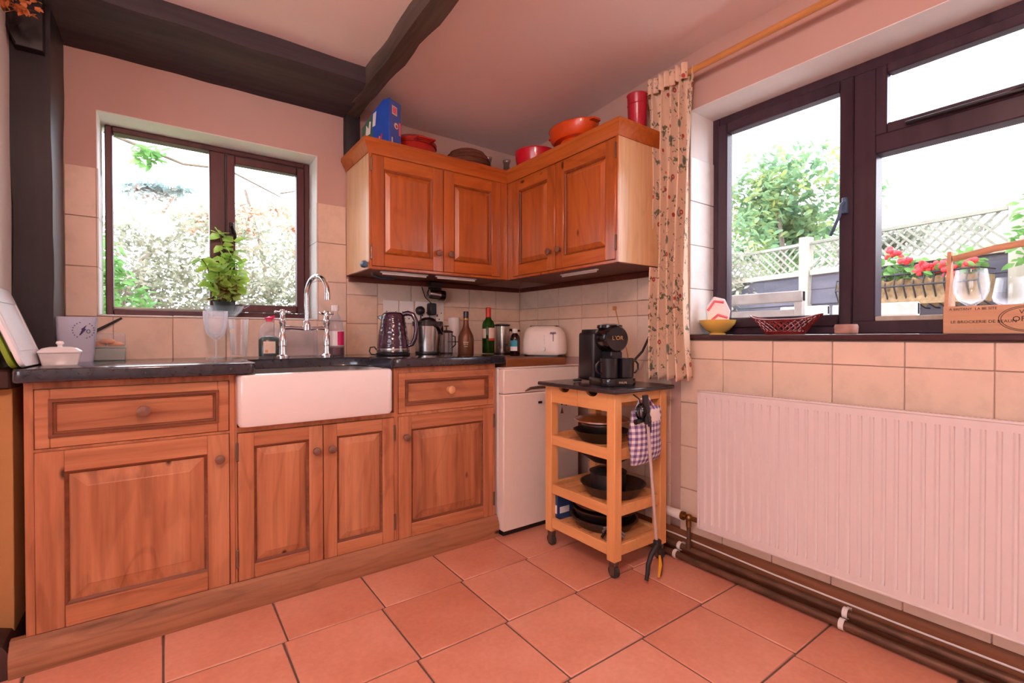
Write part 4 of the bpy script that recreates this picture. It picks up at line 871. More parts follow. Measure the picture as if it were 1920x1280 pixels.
MB().lathe([(.122, .137), (.122, .145), (.1, .168), (.05, .178), (0, .18)], 32).build('lid', 'red_enamel', t); MB().box(.04, .05, -.16, -.11, .128, .137, .003).box(-.05, -.04, -.16, -.11, .128, .137, .003).box(-.05, .05, -.165, -.15, .128, .137, .003).build('handle', 'red_enamel', t)
t = lidded('wicker_bowl', 'brown woven bowl upside down on the back cabinet', 'bowl', (1.44, 2.43, TZ), [(.135, .03), (.14, .03), (.135, .1), (.115, .155), (.08, .185), (.0, .192)], 'brown_wicker', 36)
mb = MB()
for i, (r_, z) in enumerate(((.139, .045), (.1385, .07), (.137, .095), (.128, .125), (.117, .15), (.1, .17))): mb.tube([(r_ * math.cos(a / 32 * 6.283), r_ * math.sin(a / 32 * 6.283), z) for a in range(32)], .005, 5, True)
mb.build('weave', 'brown_wicker', t); MB().lathe([(0, 0), (.11, 0), (.125, .03), (0, .03)], 28).build('foot', 'brown_wicker', t)
for nm, lab, loc, h_ in (('decanter', 'squat glass decanter in the corner above the cabinets', (1.72, 2.43, TZ), .2), ('decanter', 'taller glass decanter in the corner behind the squat one', (1.80, 2.36, TZ), .24), ('vase', 'clear glass vase in the corner nearest the brown bowl', (1.63, 2.50, TZ), .22)):
    t = thing(nm, lab, 'decanter' if nm == 'decanter' else 'vase', loc, group='glassware in the corner above the cabinets')
    MB().lathe([(0, 0), (.045, 0), (.052, .03), (.05, .1), (.022, .14), (.018, h_ * .85), (.026, h_), (.023, h_), (.015, h_ * .85), (.018, .142), (.046, .098), (.047, .03), (0, .012)], 22).build('body', 'decanter_glass', t)
t = lidded('red_bowl', 'crimson enamel bowl on the right cabinet near the corner', 'bowl', (1.72, 2.145, TZ), [(0, 0), (.07, 0), (.085, .02), (.11, .1), (.118, .15), (.113, .15), (.1, .1), (.07, .03), (0, .02)], 'crimson_enamel', 36)
MB().lathe([(.116, .149), (.1195, .152), (.116, .157), (.112, .152)], 36).build('rim', 'crimson_enamel', t)
t = thing('gratin_dish', 'orange oval gratin dish standing on the right cabinet', 'dish', (1.735, 1.85, TZ + .135), 90)
t.rotation_euler = (R(0), 0, R(90))
MB().lathe([(0, -.005), (.12, -.005), (.138, .01), (.148, .06), (.152, .062), (.145, .06), (.13, .012), (0, .004)], 40, sy=.7).build('dish', 'orange_enamel', t)
MB().prism([(x, y) for x, y in rr(.14, .172, -.03, .03, .012, 3)], .05, .06).build('handle', 'orange_enamel', t); MB().prism([(x, y) for x, y in rr(-.172, -.14, -.03, .03, .012, 3)], .05, .06).build('handle', 'orange_enamel', t)
MB().lathe([(0, -.135), (.09, -.135), (.095, -.1), (.075, -.02), (.07, -.0055), (0, -.0055)], 28, sy=.8).build('stand', 'orange_enamel', t)
t = lidded('ceramic_pot', 'grey brown lidded pot behind the red cup', 'pot', (1.86, 1.68, TZ), [(0, 0), (.06, 0), (.072, .03), (.075, .1), (.073, .11)], 'grey_ceramic')
lid_ = MB().lathe([(.075, .111), (.07, .135), (.045, .158), (.018, .168), (0, .169)], 32).build('lid', 'grey_ceramic', t); MB().lathe([(0, .165), (.014, .166), (.012, .178), (.024, .19), (.022, .206), (0, .212)], 18).build('knob', 'grey_ceramic', lid_)
t = thing('red_cup', 'red plastic beaker at the curtain end of the right cabinet', 'cup', (1.80, 1.485, TZ))
MB().lathe([(0, .045), (.034, .045), (.04, .05), (.046, .236), (.049, .24), (.044, .24), (.037, .055), (0, .05)], 30).build('cup', 'red_cup', t); MB().lathe([(.0445, .19), (.0465, .193), (.0445, .196)], 30).build('band', 'red_cup', t)
MB().lathe([(0, 0), (.046, 0), (.052, .045), (0, .046)], 26).build('saucer', 'red_cup', t)
# dried hop garland at the top of the post
t = thing('hop_garland', 'bunch of dried orange brown hops hanging at the top of the post', 'garland', (-.36, 2.11, 2.13))
rs = random.Random(11); mb = MB()
for i in range(150):
    c = Vector((min(.04, rs.gauss(-.035, .036)), rs.gauss(0, .025), -.115 + abs(rs.gauss(0, .05)))); leaf(mb, c, (rs.uniform(-1, 1), rs.uniform(-1, .3), rs.uniform(-1.2, .4)), .024, .017)
mb.build('hop_flowers', 'hop_brown', t)['kind'] = 'stuff'; MB().tube([(-.12, .0, -.04), (-.04, .01, -.03), (.06, .0, -.035), (.06, .05, .04)], .004, 6).build('stem', 'stem_brown', t)
# ================================================================== TROLLEY
tx0, tx1, ty0, ty1 = 1.484, 1.826, 1.335, 1.775; LG = .045
t = thing('kitchen_trolley', 'birch kitchen trolley with dark top and castors by the radiator', 'trolley', ((tx0 + tx1) / 2, (ty0 + ty1) / 2, 0))
for x in (tx0, tx1 - LG):
    for y in (ty0, ty1 - LG):
        MB().box(x, x + LG, y, y + LG, .072, .766, .003).build('leg', 'birch', t, world=True)
        cx, cy = x + LG / 2, y + LG / 2
        c_ = MB().box(cx - .013, cx + .013, cy - .016, cy + .016, .05, .0715, .002).box(cx - .013, cx - .009, cy - .013, cy + .013, .012, .055).box(cx + .009, cx + .013, cy - .013, cy + .013, .012, .055).build('castor', 'hinge_metal', t, world=True)
        MB().cyl((cx - .008, cy, .0265), (cx + .008, cy, .0265), .026, 20).build('wheel', 'caster_rubber', c_, world=True)
MB().box(1.455, 1.848, 1.31, 1.80, .767, .785, .004).build('top', 'trolley_slate', t, world=True)
for i, (a, b_) in enumerate(((ty0 + LG, 1.555), (1.557, ty1 - LG))):
    m_ = (a + b_) / 2; q = [(a, .69), (b_, .69), (b_, .765)] + [(m_ + .035 * math.cos(R(k)), .765 - .022 * math.sin(R(k))) for k in range(0, 181, 20)] + [(a, .765)]
    d = MB().prism(q, tx0 + .002, tx0 + .018, 'x').build('drawer', 'birch_h', t, world=True)
    MB().box(tx0 + .02, tx1 - .06, a + .004, b_ - .004, .70, .742).build('drawer_box', 'birch', d, world=True)
MB().box(tx0 + LG, tx1 - LG, ty0 + .004, ty0 + .022, .725, .765, .002).box(tx0 + LG, tx1 - LG, ty1 - .022, ty1 - .004, .69, .765, .002).box(tx1 - .02, tx1 - .004, ty0 + LG, ty1 - LG, .69, .765).build('top_rail', 'birch_h', t, world=True)
for nm, z0, z1 in (('upper', .488, .535), ('middle', .255, .30), ('lower', .092, .138)):
    s_ = MB().box(tx0 + .004, tx0 + .024, ty0 + LG, ty1 - LG, z0, z1, .002).box(tx1 - .024, tx1 - .004, ty0 + LG, ty1 - LG, z0, z1, .002).box(tx0 + LG, tx1 - LG, ty0 + .004, ty0 + .024, z0, z1, .002).box(tx0 + LG, tx1 - LG, ty1 - .024, ty1 - .004, z0, z1, .002).build('shelf_frame', 'birch_h', t, world=True)
    for k in range(5):
        y = ty0 + .05 + k * .0725; MB().box(tx0 + .0245, tx1 - .0245, y, y + .055, z1 - .03, z1 - .012).build('slat', 'birch', s_, world=True)
SH = (.523, .288, .126)
# pans on the shelves
def pan(name, label, cat, loc, r0, r1, h_, mat, rz=None, inner='pan_black', hl=.17, side=None):
    t = thing(name, label, cat, loc, rz or 0)
    MB().lathe([(0, 0), (r0, 0), (r0 + .004, .003), (r1, h_), (r1 + .003, h_ + .001), (r1 - .002, h_ + .001), (r0 - .002, .006), (0, .005)], 36).build('bowl', side or mat, t)
    if rz is not None: MB().tube([(r1 - .004, 0, h_ * .7), (r1 + .03, 0, h_ * .8), (r1 + hl, 0, h_ * .95)], [.006, .008, .009], 8).build('handle', inner, t)
    return t
pan('frying_pan', 'black frying pan on the top shelf of the trolley', 'pan', (1.625, 1.545, SH[0]), .085, .125, .05, 'pan_black')
t = thing('steel_bowl', 'shiny steel mixing bowl in the black frying pan', 'bowl', (1.63, 1.545, SH[0] + .0065)); MB().lathe([(0, 0), (.06, 0), (.082, .03), (.094, .075), (.098, .077), (.091, .075), (.078, .032), (0, .006)], 32).build('bowl', 'steel', t); MB().lathe([(.0965, .0775), (.1, .08), (.0965, .083), (.093, .08)], 32).build('rim', 'steel', t)
t = thing('glass_lid', 'flat steel rimmed lid resting on the steel bowl', 'lid', (1.635, 1.55, SH[0] + .091)); MB().lathe([(0, 0), (.12, 0), (.124, .004), (.12, .01), (.06, .022), (0, .025)], 32).build('lid', 'steel', t); MB().lathe([(.1205, -.001), (.1262, .002), (.1262, .008), (.121, .011)], 32).build('rim', 'steel', t)
pan('frying_pan', 'wide frying pan with grey rim on the middle trolley shelf', 'pan', (1.655, 1.50, SH[1]), .11, .145, .05, 'pan_side')
t = pan('saucepan', 'dark deep saucepan standing in the wide frying pan', 'pan', (1.635, 1.51, SH[1] + .0065), .075, .08, .09, 'pan_black'); MB().lathe([(.083, .092), (.085, .096), (.05, .112), (.012, .116), (.01, .122), (.02, .13), (0, .134)], 28).build('lid', 'smoke_plastic', t)
t = pan('wok', 'black wok on top of the saucepan, middle trolley shelf', 'pan', (1.64, 1.52, SH[1] + .146), .07, .13, .042, 'pan_black'); MB().lathe([(.127, .0425), (.134, .044), (.128, .049)], 32).build('rim', 'pan_black', t)
t = thing('roasting_tin', 'brown roasting tin at the bottom of the trolley, lowest of its stack', 'tin', (1.66, 1.56, SH[2])); MB().lathe([(0, 0), (.115, 0), (.12, .004), (.14, .04), (.148, .041), (.137, .04), (.115, .007), (0, .006)], 36, sy=1.1).build('tin', 'pan_side', t); MB().lathe([(.141, .04), (.15, .042), (.141, .0455)], 36, sy=1.1).build('rim', 'hinge_metal', t)
t = thing('baking_tray', 'black baking tin in the middle of the bottom shelf stack', 'tin', (1.66, 1.56, SH[2] + .047)); MB().lathe([(0, 0), (.12, 0), (.125, .004), (.14, .034), (.147, .035), (.137, .034), (.12, .007), (0, .006)], 36, sy=1.05).build('tin', 'pan_black', t); MB().lathe([(.14, .034), (.148, .036), (.14, .039)], 36, sy=1.05).build('rim', 'hinge_metal', t)
t = thing('lidded_casserole', 'dark brown casserole topping the stack on the bottom shelf', 'casserole', (1.66, 1.57, SH[2] + .0865)); MB().lathe([(0, 0), (.11, 0), (.128, .01), (.13, .036), (0, .036)], 32).build('body', 'brown_wicker', t); MB().lathe([(.131, .0365), (.12, .05), (.06, .062), (0, .066)], 32).build('lid', 'pan_black', t)
t = thing('utensil_bundle', 'small bundle of grey clips and whisks at the front of the bottom shelf', 'utensils', (1.55, 1.40, SH[2]))
mb = MB(); rs = random.Random(3)
for i in range(9): a = rs.uniform(0, 6.28); mb.tube([(rs.uniform(-.03, .03), rs.uniform(-.03, .03), .005), (.03 * math.cos(a), .03 * math.sin(a), rs.uniform(.03, .07)), (.045 * math.cos(a + 1), .045 * math.sin(a + 1), rs.uniform(.01, .06))], .006, 6)
mb.build('clips', 'grey_plastic', t)
MB().tube([(-.03, .04, .01), (0, .03, .05), (.04, -.02, .02)], .007, 6).build('tong', 'black_plastic', t)
t = thing('carton', 'upright dark blue carton at the back of the bottom trolley shelf', 'box', (1.565, 1.735, SH[2])); MB().box(-.055, .055, -.02, .02, 0, .15, .002).build('carton', 'blue_box', t); MB().box(-.056, -.055, -.016, .016, .03, .07).box(-.04, .02, -.0208, -.02, .03, .06).build('label', 'label_white', t)
# gingham bag, whisk and grabber on the end of the trolley
t = thing('gingham_bag', 'purple and white gingham peg bag hanging on the trolley end', 'bag', (1.625, 1.295, .59))
def bagp(u, v, s_):
    x = (u - .5) * .20; z = (v - .5) * .235; e = max(0, 1 - (abs(u - .5) * 2) ** 3) * max(0, 1 - (abs(v - .5) * 2) ** 4)
    k = 1 - .12 * (abs(v - .5) * 2) ** 4; return (x * k + .006 * math.sin(v * 9), -s_ * (.004 + .026 * e), z * (1 - .06 * (abs(u - .5) * 2) ** 3) + .01 * (u - .5))
mb = MB().grid(lambda u, v: bagp(u, v, 1), 16, 18).grid(lambda u, v: bagp(u, v, -.5), 8, 8); mb.build('bag', 'gingham', t)
MB().grid(lambda u, v: (bagp(.15 + .7 * u, .74 + .2 * v, 1)[0], bagp(.15 + .7 * u, .74 + .2 * v, 1)[1] - .001, bagp(.15 + .7 * u, .74 + .2 * v, 1)[2]), 10, 5).build('pocket_top', 'cloth_white', t)
MB().box(-.035, .0, -.0335, -.031, .015, .055, .002).build('label', 'cloth_navy', t)
MB().tube([(-.06, 0, .11), (-.03, .004, .15), (.03, .004, .15), (.06, 0, .11)], .004, 6).build('loop', 'gingham', t)
t = thing('wire_whisk', 'black coiled whisk hanging above the gingham bag', 'whisk', (1.572, 1.283, .685))
mb = MB()
for k in range(7): a = R(25 * k - 75); mb.tube([(.042 * math.sin(a) * math.sin(b_ / 10 * math.pi), -.012 - .022 * math.cos(a) * math.sin(b_ / 10 * math.pi), .03 * math.cos(b_ / 10 * math.pi) + .012) for b_ in range(11)], .0045, 5)
mb.build('coils', 'black_gloss', t); MB().tube([(-.035, -.01, -.03), (.03, -.012, -.022), (.05, -.012, -.018)], .011, 8).tube([(0, -.006, .042), (0, .0, .06), (0, .03, .075)], .003, 6).build('handle', 'black_plastic', t)
t = thing('litter_grabber', 'long grey reaching grabber with black jaws leaning on the trolley', 'grabber', (1.585, 1.235, 0))
MB().tube([(.053, .01, .15), (.005, .02, .66)], .0065, 10).build('pole', 'grabber_pole', t)
MB().tube([(.005, .02, .645), (.0, .021, .70), (-.008, .022, .762)], [.0125, .014, .013], 10).tube([(0, .012, .69), (-.01, -.005, .66), (-.004, .005, .64)], .006, 8).build('grip', 'black_matt', t)
MB().box(.04, .07, -.004, .02, .125, .165, .004).tube([(.045, .006, .14), (.012, .004, .115), (-.008, .004, .08), (-.012, .004, .045), (-.02, .004, .02)], [.011, .011, .01, .009, .008], 8).tube([(.06, .006, .14), (.072, .006, .10), (.076, .006, .06), (.066, .006, .012)], [.011, .01, .01, .007], 8).build('jaw', 'black_matt', t)
MB().tube([(.062, .002, .1), (.066, .001, .06), (.056, .001, .012)], [.004, .008, .005], 8).build('jaw_pad', 'grabber_yellow', t)
# ================================================================== COFFEE MACHINE
t = thing('coffee_machine', 'black pod coffee machine on the trolley with two mugs', 'coffee machine', (1.635, 1.53, .785), -17)
MB().box(-.075, .075, -.02, .125, .012, .235, .014, seg=3).prism([(x, y) for x, y in rr(-.07, .07, -.03, .12, .03, 4)], .225, .248, bev=.006).build('body', 'black_plastic', t)
hd = MB().lathe([(0, 0), (.052, 0), (.06, -.012), (.062, -.03), (.062, -.09), (0, -.09)], 36, M=Matrix.Translation((.0, -.108, .205)) @ Matrix.Rotation(R(90), 4, 'X')).build('head', 'black_gloss', t)
text_mesh('L\u2019OR', .026, 'bottle_gold', 'logo', hd, face((.0, -.1095, .208), (1, 0, 0), (0, 0, 1)))
MB().lathe([(0, .0), (.045, .0), (.057, .008), (.056, .02), (.03, .026), (0, .027)], 32, (0, -.04, .246)).build('lever_cap', 'black_gloss', t)
MB().box(-.03, .03, -.1, -.02, .115, .15, .005).cyl((-.014, -.07, .1), (-.014, -.07, .118), .006).cyl((.014, -.07, .1), (.014, -.07, .118), .006).build('spout', 'black_plastic', t)
tr = MB().prism([(x, y) for x, y in rr(-.082, .082, -.15, .03, .04, 5)], .001, .034, bev=.004).build('drip_tray', 'black_gloss', t)
text_mesh('PHILIPS', .012, 'print_pale', 'tray_print', tr, face((.0, -.1512, .017), (1, 0, 0), (0, 0, 1)))
Mi = (Matrix.Translation((1.635, 1.53, .785)) @ Matrix.Rotation(R(-17), 4, 'Z')).inverted()
MB().tube([Mi @ Vector(p) for p in ((1.70, 1.55, .83), (1.76, 1.50, .86), (1.83, 1.475, .93), (1.88, 1.475, 1.0), (1.905, 1.455, 1.06))], .006, 8).build('power_lead', 'black_plastic', t)
MB().tube([(-.06, .12, .006), (-.1, .11, .006), (-.12, .08, .012), (-.09, .07, .018), (-.08, .1, .01)], .004, 6).build('loose_lead', 'black_plastic', t)
Mt = Matrix.Translation((1.635, 1.53, .785)) @ Matrix.Rotation(R(-17), 4, 'Z')
for lab, lx, hx in (('black mug on the left of the coffee machine tray', -.04, -1), ('black mug on the right of the coffee machine tray', .041, 1)):
    p = Mt @ Vector((lx, -.105, .035)); m2 = thing('mug', lab, 'mug', p, -17, group='mugs under the coffee machine')
    MB().lathe([(0, 0), (.033, 0), (.036, .003), (.0385, .085), (.036, .085), (.033, .006), (0, .005)], 28).build('cup', 'black_plastic' if hx < 0 else 'black_gloss', m2)
    MB().tube([(hx * .036, 0, .07), (hx * .052, 0, .072), (hx * .064, 0, .058), (hx * .064, 0, .035), (hx * .05, 0, .02), (hx * .035, 0, .022)], .0045, 8).build('handle', 'black_plastic', m2)
tag(MB().tube([(1.942, 1.745, 1.15), (1.94, 1.735, 1.12), (1.938, 1.70, 1.02), (1.935, 1.66, .93), (1.90, 1.60, .80), (1.90, 1.6, .72)], .0025, 6).box(1.93, 1.943, 1.735, 1.755, 1.14, 1.16, .002).build('thin_cable', 'pole_wood'), 'thin brown cable hanging down the tiles behind the coffee machine', 'cable')
# ================================================================== RADIATOR AND PIPES
ra = thing('radiator', 'long white panel radiator under the right window', 'radiator', (1.90, .5, .17))
ry0, ry1, rz0, rz1 = -.20, 1.206, .173, .770
N_ = 42; pitch = (ry1 - ry0 - .03) / N_
mb = MB(); prof = []
y = ry0 + .015
for k in range(N_): prof += [(y, 0), (y + pitch * .12, .006), (y + pitch * .30, .006), (y + pitch * .42, 0)]; y += pitch
prof.append((y, 0)); za, zb = rz0 + .045, rz1 - .045
def col(z, amp): return [mb.bm.verts.new((1.860 + d * amp, yy, z)) for yy, d in prof]
rows = [col(rz0 + .004, 0), col(za - .014, 0), col(za, 1), col(zb, 1), col(zb + .014, 0), col(rz1 - .004, 0)]
for a, b_ in zip(rows, rows[1:]):
    for i in range(len(a) - 1): mb.bm.faces.new((a[i], a[i + 1], b_[i + 1], b_[i]))
mb.build('front_panel', 'white_metal', ra, world=True)
MB().box(1.8605, 1.872, ry0, ry0 + .014, rz0, rz1, .002).box(1.8605, 1.872, ry1 - .014, ry1, rz0, rz1, .002).box(1.857, 1.872, ry0, ry1, rz0, rz0 + .008, .002).box(1.857, 1.872, ry0, ry1, rz1 - .008, rz1, .002).build('edge_seam', 'white_metal', ra, world=True)
MB().box(1.90, 1.918, ry0 + .005, ry1 - .005, rz0, rz1 - .004, .002).build('back_panel', 'white_metal', ra, world=True)
mb = MB(); yy = ry0 + .02
while yy < ry1 - .03:
    mb.box(1.8735, 1.899, yy, yy + .007, rz1 - .012, rz1 - .003); yy += .0125
mb.build('top_grille', 'grey_plastic', ra, world=True)
MB().box(1.92, 1.9425, .95, 1.0, .2, .72).box(1.92, 1.9425, 0, .05, .2, .72).build('bracket', 'white_metal', ra, world=True)
v = MB().cyl((1.886, 1.207, .195), (1.886, 1.285, .195), .011, 14).sphere((1.886, 1.262, .195), .017, 12, 8).cyl((1.886, 1.262, .195), (1.886, 1.262, .155), .012, 12).cyl((1.886, 1.285, .195), (1.886, 1.298, .195), .019, 14).build('valve', 'brass', ra, world=True)
MB().cyl((1.886, 1.298, .195), (1.886, 1.385, .195), .022, 20, .020).sphere((1.886, 1.385, .195), .02, 14, 8, (1, .4, 1)).build('thermostat_head', 'white_plastic', v, world=True)
MB().tube([(1.886, 1.262, .16), (1.886, 1.262, .05)], .0095, 12).build('riser_pipe', 'copper_dirty', ra, world=True)
t = thing('heating_pipes', 'two dirty brown heating pipes along the skirting', 'pipes', (1.87, .2, 0))
MB().tube([(1.893, 1.93, .052), (1.893, 1.2, .05), (1.892, 0, .05), (1.892, -2.3, .05)], .0135, 12).build('upper_pipe', 'copper_dirty', t, world=True)
MB().tube([(1.862, 1.93, .022), (1.862, 1.2, .022), (1.862, 0, .022), (1.862, -2.3, .022)], .0145, 12).build('lower_pipe', 'copper_dirty', t, world=True)
for yy in (1.31, .655, -.1):
    mb = MB().lathe([(.0155, -.008), (.0185, -.008), (.0185, .008), (.0155, .008)], 18, M=Matrix.Translation((1.893, yy, .051)) @ Matrix.Rotation(R(90), 4, 'X')).lathe([(.0165, -.008), (.0195, -.008), (.0195, .008), (.0165, .008)], 18, M=Matrix.Translation((1.862, yy, .0225)) @ Matrix.Rotation(R(90), 4, 'X')).box(1.905, 1.924, yy - .007, yy + .007, .045, .06)
    mb.build('pipe_clip', 'white_plastic', t, world=True)
tag(MB().tube([(1.921, 1.9, .088), (1.921, 1.35, .084), (1.921, .9, .072), (1.921, .5, .07), (1.921, .0, .074), (1.921, -.6, .07), (1.921, -2.2, .07)], .0035, 6).build('white_cable', 'white_plastic'), 'thin white cable clipped along the skirting below the radiator', 'cable')
# ================================================================== CURTAIN
t = thing('curtain_pole', 'long pale wooden curtain pole above the right window', 'curtain pole', (1.86, .5, 2.15))
MB().tube([(1.86, 1.56, 2.15), (1.86, -1.2, 2.165)], .0135, 14).build('pole', 'pole_wood', t, world=True)
MB().lathe([(0, 0), (.016, 0), (.018, .02), (.012, .03), (0, .034)], 16, M=Matrix.Translation((1.86, 1.555, 2.15)) @ Matrix.Rotation(R(-90), 4, 'X')).build('finial', 'pole_wood', t, world=True)
MB().tube([(1.948, 1.50, 2.09), (1.90, 1.50, 2.115), (1.862, 1.50, 2.136)], [.02, .016, .015], 12).build('bracket', 'pole_wood', t, world=True)
t = thing('curtain', 'narrow gathered floral curtain between cabinet and window', 'curtain', (1.86, 1.345, .80))
def cur(u, v):
    z = .812 + 1.355 * v; hw = .100 + .012 * (abs(v - .5) * 2) ** 2 + .012 * (v > .93) * (v - .93) / .07
    y = 1.352 + hw * (1 - 2 * u) + .012 * math.sin(v * 5) * (1 - v)
    A = (.026 + .012 * (1 - v)); ph = u * 2 * math.pi * 4.6
    x = 1.858 + A * math.sin(ph + .8 * math.sin(v * 3.1)) + .006 * math.sin(ph * 2.3 + v * 8)
    if v > .93: x = 1.86 + (x - 1.86) * (1 - .35 * (v - .93) / .07)
    return (min(x, 1.938), y + .008 * math.cos(ph), z + (.01 * math.sin(ph) if v < .02 else 0))
cu = MB().grid(cur, 110, 60).build('drape', 'curtain_floral', t, world=True)
sm = cu.modifiers.new('cloth_thickness', 'SOLIDIFY'); sm.thickness = .0025
hd = MB().grid(lambda u, v: (1.838 + .010 * math.sin(u * 46), 1.245 + .215 * u, 2.118 + .07 * v + .004 * math.sin(u * 30)), 60, 4).build('heading', 'curtain_floral', t, world=True); hd.modifiers.new('cloth_thickness', 'SOLIDIFY').thickness = .003
# ================================================================== ON THE RIGHT SILL
SZ = 1.0085
t = thing('yellow_bowl', 'yellow china bowl at the left end of the sill', 'bowl', (2.03, 1.215, SZ)); MB().lathe([(0, .0), (.034, 0), (.034, .006), (.028, .008), (.05, .02), (.072, .048), (.078, .066), (.074, .066), (.068, .048), (.045, .022), (0, .014)], 32).build('bowl', 'yellow_china', t)
t = thing('food_packet', 'small pink and white packet standing in the yellow bowl', 'packet', (2.045, 1.225, SZ + .05), -50)
MB().prism([(-.032, -.02), (.032, -.02), (.04, .045), (.022, .085), (-.012, .094), (-.038, .055)], -.014, .014, 'y', .004, 2).build('packet', 'label_white', t)
MB().tube([(-.034, -.012, .045), (-.012, -.013, .078), (.018, -.013, .074)], .005, 6).tube([(.03, -.013, .02), (.0, -.014, .03), (-.02, -.014, .012)], .005, 6).build('pink_print', 'print_pink', t); MB().lathe([(0, 0), (.009, 0), (0, .001)], 12, M=face((-.012, -.0125, .04), (1, 0, 0), (0, 0, 1))).build('yellow_print', 'grabber_yellow', t)
t.scale = (1.3, 1.3, 1.3)
t = thing('woven_basket', 'dark red openwork boat shaped basket on the sill', 'basket', (2.03, .925, SZ), 90)
MB().lathe([(0, 0), (.075, 0), (.082, .012), (.078, .014), (0, .008)], 36, sy=.55).build('base', 'basket_red', t)
def bp(a, v):
    rx = .08 + .045 * v + .012 * v * v * abs(math.cos(a)) ** 6; ry_ = (.08 + .02 * v) * .55; z = .012 + .046 * v + .02 * v * abs(math.cos(a)) ** 4
    return (rx * math.cos(a), ry_ * math.sin(a), z)
rim = MB().tube([bp(2 * math.pi * i / 60, 1) for i in range(60)], .0035, 6, True); rim.build('rim', 'basket_red', t)
mb = MB()
for k in range(26):
    for sg in (1, -1): mb.tube([bp(2 * math.pi * (k + sg * 2.0 * v / 5) / 26, v / 5) for v in range(6)], .0022, 5)
mb.build('weave', 'basket_red', t)
t = thing('tealight_bowl', 'squat pottery tealight holder beside the window mullion', 'candle holder', (2.02, .705, SZ)); MB().lathe([(0, 0), (.032, 0), (.036, .004), (.037, .028), (.034, .036), (.031, .036), (.032, .02), (0, .016)], 26).build('pot', 'pottery', t); MB().lathe([(0, .0165), (.026, .017), (.026, .024), (0, .025)], 20).build('candle', 'wax', t)
t = thing('wooden_caddy', 'pale wooden glass caddy with stencilled lettering on the sill', 'crate', (2.035, .26, SZ))
y0, y1 = .075, .428
MB().box(1.982, 1.990, y0, y1, SZ, SZ + .085, .002).build('front_board', 'crate_wood', t, world=True); MB().box(2.082, 2.09, y0, y1, SZ, SZ + .085, .002).build('back_board', 'crate_wood', t, world=True)
MB().box(1.9905, 2.0815, y0 + .01, y1 - .01, SZ, SZ + .008).build('bottom', 'crate_wood', t, world=True)
for nm, a, b_ in (('end', y1 - .0095, y1), ('end', y0, y0 + .0095)): MB().prism([(1.9905, SZ + .0085), (2.0815, SZ + .0085), (2.0815, SZ + .085), (2.05, SZ + .2), (2.048, SZ + .262), (2.024, SZ + .262), (2.022, SZ + .2), (1.9905, SZ + .085)], a, b_, 'y').build('end_board', 'crate_wood', t, world=True)
MB().tube([(2.036, y1 - .012, SZ + .238), (2.036, (y0 * .3 + y1 * .7), SZ + .258), (2.036, (y0 + y1) / 2, SZ + .266), (2.036, (y0 * .7 + y1 * .3), SZ + .258), (2.036, y0 + .012, SZ + .238)], .011, 10).build('handle', 'crate_wood', t, world=True)
rt = ROOT[t.name]
def stencil(txt, s_, y, z, mat='print_dark', name='lettering'): return text_mesh(txt, s_, mat, name, t, Matrix.Translation(-rt) @ face((1.9815, y, z), (0, -1, 0), (0, 0, 1)), .0003)
stencil('A BRITANY  LA BE SITE', .0105, .36, SZ + .075); stencil('LE BROCKERIE DE BEAUN', .0125, .338, SZ + .036); stencil('V CHANTELIER', .010, .372, SZ + .014, 'print_pale')
mb = MB()
for a_, b_ in ((.062, .037), (.057, .033)): mb.tube([(1.9815, .242 + a_ * math.cos(k / 40 * 6.2832), SZ + .043 + b_ * math.sin(k / 40 * 6.2832)) for k in range(40)], .0009, 4, True)
mb.build('stamp_ring', 'print_dark', t, world=True)
stencil('VILLE', .017, .242, SZ + .062, name='stamp_lettering'); stencil('OFFICE', .021, .242, SZ + .042, name='stamp_lettering'); stencil('DU', .013, .242, SZ + .02, name='stamp_lettering')
for lab, yy, xx, k in (('large round balloon wine glass at the left of the caddy', .372, 2.03, 1.0), ('straight sided wine glass at the right of the caddy', .288, 2.03, .78)):
    g = thing('wine_glass', lab, 'glass', (xx, yy if k > .8 else .286, SZ + .0085), group='wine glasses in the caddy')
    pr = [(.03, 0), (.03, .002), (.005, .006), (.0035, .03), (.004, .07), (.012, .08), (.032, .095), (.043, .12), (.045, .145), (.038, .19), (.037, .19), (.0435, .145), (.0415, .12), (.03, .097), (0, .083)] if k > .8 else [(.028, 0), (.028, .002), (.004, .006), (.0035, .03), (.004, .055), (.014, .066), (.038, .088), (.042, .1), (.033, .158), (.032, .158), (.0405, .1), (.036, .09), (0, .07)]
    MB().lathe([(r_ * .95, z * (k if k > .8 else 1)) for r_, z in pr], 32).build('bowl', 'drinking_glass', g)
